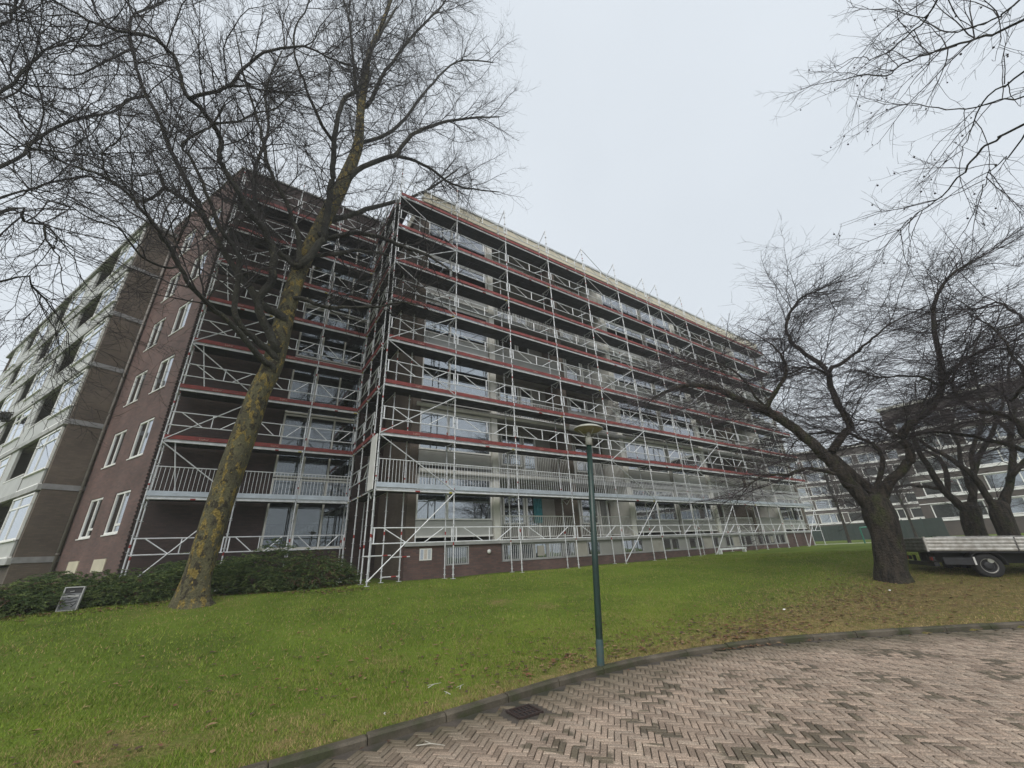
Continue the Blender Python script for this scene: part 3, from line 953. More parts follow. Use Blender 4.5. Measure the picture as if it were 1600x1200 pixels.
# basement: barred window, ribbon of small windows and panels
q = MB(); q.frame(7.262, 8.278, .392, 1.088, .05, -.02, .06)
bw = put('basement_window', q.mesh('basement_window', M['concrete']), blk, B0)
add_pane(bw, B0, 7.315, 8.225, .445, 1.035, .045)
q = MB(); q.box(0, .022, 0, .02, 0, .59); bar_m = q.mesh('window_bar', M['galv'])
for k in range(9): put('bar', bar_m, bw, B0 @ T(7.36 + k * .098, -.012, .445))
x = 9.90
k = 0
kinds = [0, 0, 2, 0, 0, 1, 0, 3, 3, 0, 0, 3, 1, 0, 0, 3, 0, 0, 1, 0, 3, 0, 1, 0, 0, 3]
while x < 36.2:
    w = .78 if k % 3 else .95
    w = min(w, 36.38 - x)
    kd_ = kinds[k % len(kinds)]
    q = MB()
    if kd_ in (0, 2): q.frame(x + .01, x + w - .01, .43, 1.10, .055, .0, .07)
    if kd_ == 2: q.box(x + .2, x + w - .2, .01, .05, .55, .98, 1)
    if kd_ == 1: q.box(x + .01, x + w - .01, .02, .06, .43, 1.10, 1)
    if kd_ == 3: q.box(x + .01, x + w - .01, .03, .07, .43, 1.10, 2)
    wo = put('basement_window', q.mesh('basement_window', ['concrete', 'beige', 'spandrel']), blk, B0)
    if kd_ in (0, 2): add_pane(wo, B0, x + .067, x + w - .067, .487, 1.043, .045)
    if k < 5 and kd_ != 2:
        for b_ in range(int(w / .1)): put('bar', bar_m, wo, B0 @ T(x + .06 + b_ * .1, -.03, .46))
    x += w; k += 1
q = MB(); q.box(9.87, 36.39, .09, .12, .41, 1.12); put('basement_backing', q.mesh('basement_backing', M['room']), blk, B0)
q = MB(); q.box(9.87, 36.39, -.03, .08, .402, .428); q.box(9.87, 36.39, -.03, .08, 1.102, 1.128); put('basement_frame', q.mesh('basement_frame', M['concrete']), blk, B0)
for k in range(3):
    q = MB(); q.prism([(37.2, .35 + k * .24), (39.2, .35 + k * .24), (39.2, .45 + k * .24), (37.2, .45 + k * .24)], -.05, -.003)
    put('vent_louvre', q.mesh('vent_louvre', M['brick_red']), blk, B0)
# notice and bulkhead lamp on the plinth
q = MB(); q.box(6.16, 6.66, -.014, -.003, .62, 1.04, 0)
nt_ = put('notice_sheet', q.mesh('notice', M['white_paint']), blk, B0)
for k, c in enumerate([(0.55, 0.60, 0.70), (0.70, 0.62, 0.55), (0.60, 0.62, 0.66)]):
    M['print%d' % k] = mat('print%d' % k, c, tuple(v * .7 for v in c), .8, scale=40)
    q = MB(); q.box(6.20 + k * .15, 6.31 + k * .15, -.0185, -.0145, .66, 1.0); put('printed_column', q.mesh('printed_column', M['print%d' % k]), nt_, B0)
q = MB(); q.lathe([(0, 0), (.06, .01), (.085, .05), (.085, .09), (0, .091)], 12)
put('bulkhead_lamp', q.mesh('bulkhead_lamp', M['white_paint'], True), blk, B0 @ T(9.2, -.005, .83) @ Matrix.Rotation(R(90), 4, 'X'))
# roof and fascia
q = MB(); q.box(X0 - .1, X1 + .1, -.35, 12.1, TOPZ, TOPZ + .22); put('roof', q.mesh('roof', M['soffit']), blk, B0)
q = MB(); q.box(X0 - .15, X1 + .15, -.42, -.353, TOPZ - .08, TOPZ + .55); q.box(X0 - .15, X0 - .103, -.353, 12, TOPZ - .08, TOPZ + .55); put('fascia', q.mesh('fascia', M['cream']), blk, B0)
q = MB(); q.box(X0 - .18, X1 + .18, -.46, -.30, TOPZ + .553, TOPZ + .61); put('roof_edge_trim', q.mesh('roof_edge', M['concrete']), blk, B0)

# ------------------------------------------------------------------ the stair block with its windowed gable
SY = 19.4
CG = Vector((-2.861, 19.4, 0))
gd = Vector((-.431, .902, 0)).normalized()
pd_ = Vector((-gd.y, gd.x, 0))
GA = math.atan2(-gd.y, -gd.x)           # local x runs towards the corner, y into the wall
G0 = Matrix.Translation(CG) @ Matrix.Rotation(GA, 4, 'Z')
stb = thing('stair_block', (-2.861, SY, 0), 'brick stair block with shade-darkened front, tall stair windows and a windowed side wall', 'building')
STOP = 19.75
S0 = T(0, SY, 0)
q = MB()
q.box(-2.861, 1.05, 0, .3, -.3, STOP); q.box(4.29, 5.56, 0, .3, -.3, STOP); q.box(5.2, 5.56, .3, 8.0, -.3, STOP)
q.box(1.05, 4.29, 0, .3, -.3, 1.22); q.box(1.05, 4.29, 0, .3, 18.42, STOP)
put('front_wall', q.mesh('stair_front', M['brick_shaded']), stb, S0)
# gable with real openings: columns of wall between the window columns
GW = [(-5.2, -3.78), (-2.55, -1.12)]
q = MB()
q.box(-7.6, -5.2, 0, .3, -.3, STOP); q.box(-3.78, -2.55, 0, .3, -.3, STOP); q.box(-1.12, -.27, 0, .3, -.3, STOP)
q.box(-.27, -.003, .0, .14, -.3, STOP)
for a, b in GW:
    zb = -.3
    for k in range(6):
        q.box(a, b, 0, .3, zb, 2.03 + 2.86 * k); zb = 3.58 + 2.86 * k
    q.box(a, b, 0, .3, zb, STOP)
put('side_wall', q.mesh('stair_side', M['brick_red']), stb, G0)
# toothed brick quoins up the corner, proud of both walls
q = MB()
z = -.2
k = 0
while z < STOP - .1:
    if k % 2: put('brick', cached('quoin', lambda: MB().box(-.03, .035, -.035, .03, 0, .062).mesh('brick', M['brick_shaded'])), stb, G0 @ T(0, 0, z))
    z += .066; k += 1
for a, b in GW:
    for k in range(6):
        z0 = 2.03 + 2.86 * k
        win = window_unit(stb, G0, a + .01, b - .01, z0 + .01, z0 + 1.54, [a + (b - a) * .56], y0=.03, t=.075, trans=[(a + (b - a) * .56, b - .08, z0 + .32)] if k < 1 else [],
                          curtain=[(a + .08, a + .62, 'curtain'), (a + .86, b - .08, 'curtain')] if (k + int(-a)) % 3 else [(a + .5, b - .1, 'curtain')], seed=k)
# interiors
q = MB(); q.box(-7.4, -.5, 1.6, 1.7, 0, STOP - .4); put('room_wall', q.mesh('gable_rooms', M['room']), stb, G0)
for (a, b) in ((-5.05, -3.95), (-2.42, -1.28)):
    q = MB(); q.box(a, b, -.03, -.003, .78, 1.20); put('service_hatch', q.mesh('service_hatch', M['cream']), stb, G0)
q = MB(); q.box(-2.861, 5.19, 8, 8.1, -.3, STOP); q.box(-2.8, 5.19, .31, 7.99, STOP - .25, STOP - .1); put('roof', q.mesh('stair_roof', M['room']), stb, S0)
q = MB(); q.box(-2.93, 5.6, -.07, .25, STOP + .003, STOP + .09); put('coping', q.mesh('coping', M['concrete']), stb, S0)
q = MB(); q.box(-7.6, -.0, -.05, .25, STOP + .003, STOP + .085); put('coping', q.mesh('coping', M['concrete']), stb, G0)
# stair windows, one per storey, three lights each
for k in range(6):
    z0 = 1.27 + 2.855 * k
    window_unit(stb, S0, 1.08, 4.26, z0, z0 + 2.80, [2.17, 3.19], y0=.02, t=.075, sill=(k == 0), fm='offwhite', gm='glass_clear')
    q = MB()
    q.prism([(1.3, z0 + .1), (1.55, z0 + .1), (4.1, z0 + 1.5), (4.1, z0 + 1.7)], .8, 1.7)
    q.box(.4, 5.0, 2.2, 3.2, z0 - .1, z0 + .05)
    st = put('stair_flight', q.mesh('stair_flight', M['soffit']), stb, S0)
    put('stair_railing', cached(('rail', 'stair'), lambda: rail_mesh(3.1, .95, .13, m='dark_metal')), st, S0 @ T(1.12, .45, z0 + .05))
q = MB(); q.box(-.4, 5.19, 3.6, 3.7, 0, STOP - .5); put('stairwell_wall', q.mesh('stairwell', M['room']), stb, S0)

# ------------------------------------------------------------------ the wing on the left
W0v = CG + gd * 6.5 + pd_ * 1.27
wing = thing('apartment_wing', (W0v.x, W0v.y, 0), 'grey-balconied apartment wing with banded brick end wall and drainpipe', 'building')
WG = Matrix.Translation(W0v) @ Matrix.Rotation(GA, 4, 'Z')
WL = 28.0
WTOP = 18.45
q = MB()
q.box(-.22, 0, 0, 9, -.3, WTOP)
q.box(-WL, -.22, .12, 9, -.3, 1.12)
q.box(-WL, -WL + .22, 0, 9, 1.12, WTOP)
put('wall', q.mesh('wing_wall', M['brick_tan']), wing, WG)
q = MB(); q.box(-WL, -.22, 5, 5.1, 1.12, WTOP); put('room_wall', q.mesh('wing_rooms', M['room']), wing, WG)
WF = [1.26 + 2.83 * k for k in range(7)]
for k in range(6):
    z = WF[k]
    q = MB(); q.box(.002, .022, -.02, 1.62, z - .02, z + .20); put('band', q.mesh('wing_band', M['band']), wing, WG)
    q = MB(); q.box(-WL, -.02, -.14, .0, z - .06, z + .17); put('slab_edge', q.mesh('slab_edge', M['concrete']), wing, WG)
    q = MB(); q.box(-WL + .3, -.3, .13, 4.9, z - .05, z + .10); put('floor_slab', q.mesh('wing_slab', M['soffit']), wing, WG)
WU = [('w', .25, 3.40), ('l', 3.45, 7.05), ('p', 7.05, 8.3), ('w', 8.35, 11.6), ('l', 11.65, 14.6), ('p', 14.6, 15.5), ('w', 15.55, 18.6), ('l', 18.65, 21.6), ('p', 21.6, 22.4), ('w', 22.45, 25.2), ('l', 25.25, 27.7)]
for k in range(6):
    z = WF[k]; zt = (WF[k + 1] if k < 5 else WTOP)
    for kind, u, v in WU:
        a, b = -v, -u
        if kind == 'w':
            r_ = random.Random(int(u * 10) + k)
            w_ = b - a
            win = window_unit(wing, WG, a, b, z + .86, zt - .14, [a + w_ * .42], y0=-.10, t=.07, trans=[(a, b, zt - .62)], sill=True, spandrel=(z + .24, z + .82, 'spandrel_pale'),
                              curtain=[(a + .1, a + w_ * r_.uniform(.2, .5), 'curtain')] if r_.random() < .7 else None, seed=k)
        elif kind == 'p':
            q = MB(); q.box(a, b, -.06, .05, z + .173, zt - .063); put('wall_panel', q.mesh('wall_panel', M['spandrel_pale']), wing, WG)
            q = MB(); q.box(a, a + .25, .052, 2.4, z + .173, zt - .063); put('divider', q.mesh('divider', M['soffit']), wing, WG)
        else:
            q = MB(); q.box(a, b, 1.35, 1.45, z + .11, zt - .06)
            lg = put('loggia', q.mesh('wing_loggia', M['brick_tan']), wing, WG)
            q = MB(); q.frame(a + .3, a + 1.3, z + .11, z + 2.3, .08, 1.26, 1.345); put('door_frame', q.mesh('wing_door', M['white_paint']), lg, WG)
            add_pane(lg, WG, a + .382, a + 1.218, z + .195, z + 2.215, 1.30)
            q = MB(); q.box(a + .04, b - .04, -.10, -.06, z + .176, z + 1.0); put('balustrade', q.mesh('wing_balustrade', M['spandrel_pale']), lg, WG)
            q = MB(); q.box(a + .02, b - .02, -.12, -.04, z + 1.003, z + 1.05); put('hand_rail', q.mesh('hand_rail', M['white_paint']), lg, WG)
q = MB(); q.box(-WL - .2, .06, -.2, 9.1, WTOP + .003, WTOP + .24); put('roof', q.mesh('wing_roof', M['concrete']), wing, WG)
q = MB(); q.tube((.07, 1.16, -.2), (.07, 1.16, WTOP - .6), .055, 10)
for k in range(7): q.tube((.07, 1.16, 1.5 + 2.6 * k), (.07, 1.16, 1.56 + 2.6 * k), .07, 10)
put('drainpipe', q.mesh('drainpipe', M['pipe'], True), wing, WG)
# a potted plant hanging over one balustrade
bsk = thing('hanging_basket', tuple(WG @ Vector((-13.3, -.3, WF[3] - .1))), 'bushy dark hanging basket on a balcony of the left wing', 'basket')
r_ = np.random.default_rng(11)
n = 900
c = r_.normal(0, 1, (n, 3)); c /= np.linalg.norm(c, axis=1)[:, None]
c *= (r_.random(n) ** .4)[:, None] * np.array([.48, .30, .34])
dv = r_.normal(0, .05, (n, 3, 3))
V = (c[:, None, :] + dv).reshape(-1, 3) + np.array(WG @ Vector((-13.3, -.34, WF[3] + .15)))
M['ivy'] = mat('ivy', (0.035, 0.040, 0.025), (0.05, 0.04, 0.03), .8)
put('foliage', np_mesh('basket_foliage', V, np.arange(3 * n).reshape(-1, 3), M['ivy']), bsk)
q = MB(); q.lathe([(.12, -.1), (.26, .02), (.28, .18), (.0, .18)], 12); put('pot', q.mesh('pot', M['black']), bsk, WG @ T(-13.3, -.34, WF[3]))

# ------------------------------------------------------------------ scaffolding
DECKS = [3.09 + 2.0 * k for k in range(8)]
TR = .0243
def pole_mesh(hh, seed):
    r = random.Random(seed)
    q = MB()
    q.tube((0, 0, .06), (0, 0, hh), TR, 7, 0)
    z = .35
    while z < hh - .1:            # rosettes
        q.tube((0, 0, z - .005), (0, 0, z + .005), .058, 8, 0); z += .5
    z = 1.05 + r.uniform(0, .5)
    while z < hh - .3:            # red owner's marks
        q.tube((0, 0, z), (0, 0, z + r.uniform(.06, .12)), TR + .002, 7, 1)
        z += r.choice((2.0, 2.0, 3.0))
    return q.mesh('standard', ['galv', 'tape_red'])
POLES = {}
def get_pole(hh, i):
    return cached(('pole', round(hh, 2), i % 4), lambda: pole_mesh(hh, i % 4))
def bp_mesh():
    q = MB(); q.box(-.075, .075, -.075, .075, 0, .01); q.tube((0, 0, .01), (0, 0, .16), .017, 6); q.tube((0, 0, .12), (0, 0, .15), .045, 6); return q.mesh('base_plate', M['galv'])
BPM = bp_mesh()

def deck_mesh(L, w=.86):
    q = MB()
    q.box(.03, L - .03, .02, w / 2 - .01, -.055, -.01, 0); q.box(.03, L - .03, w / 2 + .01, w, -.055, -.01, 0)
    for y, m_ in ((0.0, 1), (w / 2 - .009, 0), (w, 0)):
        q.box(.03, L - .03, y, y + .018, -.07, -.002, m_)
    for k in range(1, 5): q.box(L * k / 5 - .02, L * k / 5 + .02, .04, w - .02, -.075, -.056, 0)
    return q.mesh('deck', ['ply_dark', 'galv_bright'])
def ledger_mesh(L, marks=True):
    q = MB(); q.tube((.04, 0, 0), (L - .04, 0, 0), TR, 6, 0)
    if marks: q.tube((L * .48, 0, 0), (L * .54, 0, 0), TR + .003, 6, 1); q.tube((L - .22, 0, 0), (L - .1, 0, 0), TR + .003, 6, 2)
    return q.mesh('ledger', ['galv_bright', 'tape_red', 'tape_yellow'])
def guard_mesh(L):
    q = MB(); r = .020
    q.tube((.03, 0, 1.0), (L - .03, 0, 1.0), r, 6); q.tube((.03, 0, .5), (L - .03, 0, .5), r, 6)
    for x in (.09, L - .09): q.box(x - .02, x + .02, -.012, .012, .5, 1.0)
    if L > 2:
        q.tube((.13 * L, 0, .99), (.40 * L, 0, .51), r * .9, 5); q.tube((.62 * L, 0, .51), (.86 * L, 0, .99), r * .9, 5)
        q.tube((.505 * L, 0, .5), (.505 * L, 0, 1.0), r * .9, 5)
    else:
        q.tube((.15 * L, 0, .99), (.5 * L, 0, .51), r * .9, 5)
    return q.mesh('guard_rail', M['galv_bright'])
def toe_mesh(L):
    q = MB(); q.box(.02, L - .02, -.012, .012, 0, .15, 0)
    q.box(.0, .02, -.014, .014, .01, .12, 1); q.box(L - .02, L, -.014, .014, .01, .12, 1)
    return q.mesh('toe_board', ['toe_red', 'galv'])
def grill_mesh(L):
    q = MB(); r = .016
    q.tube((.03, 0, 1.0), (L - .03, 0, 1.0), r, 6); q.box(.02, L - .02, -.012, .012, .0, .17, 1)
    n = int(L / .125)
    for k in range(n):
        x = .06 + (L - .12) * k / (n - 1)
        q.tube((x, 0, .17), (x, 0, .99), .0085, 4, 0)
    return q.mesh('grille_rail', ['galv_bright', 'alu_toe'])
def transom_mesh(w=.73):
    q = MB(); q.tube((0, 0, 0), (0, w, 0), TR, 6); q.tube((0, .08, -.02), (0, .40, -.28), .014, 5); q.tube((0, .40, -.28), (0, w - .05, -.03), .014, 5); return q.mesh('transom', M['galv'])
TRM = transom_mesh()
def text_mesh():
    cu = bpy.data.curves.new('lettering', 'FONT'); cu.body = 'Layher'; cu.size = .105; cu.align_x = 'CENTER'; cu.resolution_u = 1
    ob = bpy.data.objects.new('tmp_text', cu); COL.objects.link(ob)
    me = bpy.data.meshes.new_from_object(ob)
    bpy.data.objects.remove(ob)
    me.materials.clear(); me.materials.append(M['lettering'])
    me.transform(Matrix.Rotation(R(90), 4, 'X'))
    return me
TXT = text_mesh()

def get(kind, fn, L): return cached((kind, round(L, 2)), lambda: fn(round(L, 2)))
def brace(root, p0, p1):
    q = MB(); q.tube(p0, p1, .021, 6); return put('brace', q.mesh('brace', M['galv']), root)

def scaffold_line(root, px, y, ground, decks, frame=Matrix.Identity(4), w=.73, top=19.4, grille=True, base_guard=True, braced=(), letter=4, ends=True):
    """a straight run of scaffold along local x; y is the outer face"""
    for i, x in enumerate(px):
        for j, (yy, tp) in enumerate(((y, top), (y + w, top - .55))):
            g_ = ground(x, yy)
            put('standard', get_pole(tp - g_, i + j), root, frame @ T(x, yy, g_))
            put('base_plate', BPM, root, frame @ T(x, yy, g_))
        for z in decks: put('transom', TRM, root, frame @ T(x, y, z - .09))
    for i, (a, b) in enumerate(zip(px[:-1], px[1:])):
        L = b - a
        for k, z in enumerate(decks):
            put('deck', get('deck', deck_mesh, L), root, frame @ T(a, y + .02, z))
            put('ledger', cached(('ledger', round(L, 2), (i * 5 + k * 3) % 4 == 0), lambda: ledger_mesh(round(L, 2), (i * 5 + k * 3) % 4 == 0)), root, frame @ T(a, y - .01 + rnd.uniform(-.01, .01), z - .10 + rnd.uniform(-.012, .012)))
            if k == 0 and grille:
                put('grille_rail', get('grille', grill_mesh, L), root, frame @ T(a, y - .035, z))
            else:
                tb = put('toe_board', get('toe', toe_mesh, L), root, frame @ T(a, y - .035, z - .005 + rnd.uniform(-.012, .012)) @ Matrix.Rotation(rnd.uniform(-.006, .006), 4, 'Y'))
                put('guard_rail', get('guard', guard_mesh, L), root, frame @ T(a, y - .035, z + rnd.uniform(-.02, .02)) @ Matrix.Rotation(rnd.uniform(-.005, .005), 4, 'Y'))
                if i < letter and L > 2: put('lettering', TXT, tb, frame @ T(a + L * .46, y - .050, z + .035))
        if base_guard:
            put('guard_rail', get('guard', guard_mesh, L), root, frame @ T(a, y - .035, .72))
    for i in braced:
        a, b = px[i], px[i + 1]
        up = True
        zs = [.15] + list(decks)
        for z0, z1 in zip(zs[:-1], zs[1:]):
            p0, p1 = (a, z0), (b, z1)
            if not up: p0, p1 = (b, z0), (a, z1)
            brace(root, frame @ Vector((p0[0], y - .05, p0[1] - .05)), frame @ Vector((p1[0], y - .05, p1[1] - .12)))
            up = not up

MX = [3.95, 7.0, 10.05, 13.12, 16.2, 19.3, 22.45, 24.0, 27.15, 30.25, 33.35, 36.5, 39.6]
MY = 14.4
sc = thing('scaffolding', (3.95, MY, 0), 'long silver tube scaffolding with red toe boards along the apartment block', 'scaffolding', None)
scaffold_line(sc, MX, MY, lz, DECKS, braced=(0, 4, 7, 11), letter=5)
# top frames leaning back over the eaves, one on each pair of standards
for i, x in enumerate(MX[2:], 2):
    q = MB(); q.tube((0, 0, 19.35), (0, .30, 19.12), .02, 6); q.tube((0, .30, 19.12), (0, .73, 18.82), .02, 6); q.tube((0, 0, 19.35), (0, .02, 19.1), .03, 6); q.tube((0, .73, 18.95), (0, .73, 18.55), .02, 6)
    put('top_frame', cached('topframe', lambda: q.mesh('top_frame', M['galv'])), sc, T(x, MY, 0))
brace(sc, (MX[4], MY - .05, 19.2), (MX[5], MY - .05, 17.1))
# one open ladder bay on the return round the corner of the block (x = 3.95, running back to the stair block)
RY = [MY + .0, 16.2, 18.2]
RF = Matrix.Translation((3.95, 0, 0)) @ Matrix.Rotation(R(90), 4, 'Z')       # local x -> world y, local y -> world -x
ret = thing('scaffolding', (3.95, 16.2, 0), 'narrow scaffold return between the apartment block and the stair block', 'scaffolding')
for yy in (15.13, 16.7, 18.25):
    for xx in (3.95, 4.62):
        if yy == 15.13 and xx == 3.95: continue
        g_ = lz(xx, yy)
        put('standard', get_pole(18.4 - g_, int(yy * 3 + xx)), ret, T(xx, yy, g_)); put('base_plate', BPM, ret, T(xx, yy, g_))
g_ = lz(5.25, 15.13); put('standard', get_pole(18.4 - g_, 2), ret, T(5.25, 15.13, g_)); put('base_plate', BPM, ret, T(5.25, 15.13, g_))
for k, z in enumerate(DECKS):
    for ya, yb in ((15.16, 16.7), (16.7, 18.25)):
        L = yb - ya
        F_ = Matrix.Translation((4.64, ya, z)) @ Matrix.Rotation(R(90), 4, 'Z')
        put('deck', cached(('deckn', round(L, 2)), lambda: deck_mesh(round(L, 2), .66)), ret, F_)
        F2 = Matrix.Translation((3.91, ya, z)) @ Matrix.Rotation(R(90), 4, 'Z')
        put('guard_rail', get('guard', guard_mesh, L), ret, F2)
        put('ledger', get('ledger', ledger_mesh, L), ret, F2 @ T(0, -.01, -.1))
        if k: put('toe_board', get('toe', toe_mesh, L), ret, F2 @ T(0, 0, -.005))
for za, zb, xa, xb in ((.85, .85, 3.95, 4.9), (.78, .78, 4.9, 5.6), (.16, .16, 4.62, 5.25)):
    q = MB(); q.tube((xa, 15.10, za), (xb, 15.10, zb), .021, 6); q.tube((xb - .3, 15.10, za), (xb - .12, 15.10, zb), .025, 6, 1); put('ledger', q.mesh('short_ledger', ['galv_bright', 'tape_red']), ret)
# white closing panel at the end of the first lift
q = MB(); q.box(3.86, 3.885, MY + .03, MY + .72, 3.02, 5.02)
put('end_panel', q.mesh('end_panel', M['white_paint']), sc)
# loose tube lying on feet at the foot of the scaffold
q = MB(); q.box(24.0, 27.0, MY - .30, MY - .22, .30, .40); q.box(24.1, 24.2, MY - .3, MY - .1, .05, .30); q.box(26.8, 26.9, MY - .3, MY - .1, .05, .30)
beam = put('foot_beam', q.mesh('foot_beam', M['galv_bright']))
tag(beam, 'pale metal beam lying at the foot of the long scaffolding', 'beam')

SX = [-2.6, -.05, 1.98, 4.0]
SSY = 18.35
sc2 = thing('scaffolding', (-2.6, SSY, 0), 'shorter scaffolding in front of the brick stair block behind the big tree', 'scaffolding')
scaffold_line(sc2, SX, SSY, lz, DECKS, braced=(0,), letter=2, top=19.5, w=.70)
# inclined stiffeners at the left end
for k, z in enumerate(DECKS[1:-1]):
    if k % 2 == 0: brace(sc2, (SX[0] + .35, SSY + .1, z - .06), (SX[0] + .75, SSY + .1, z - 1.9))
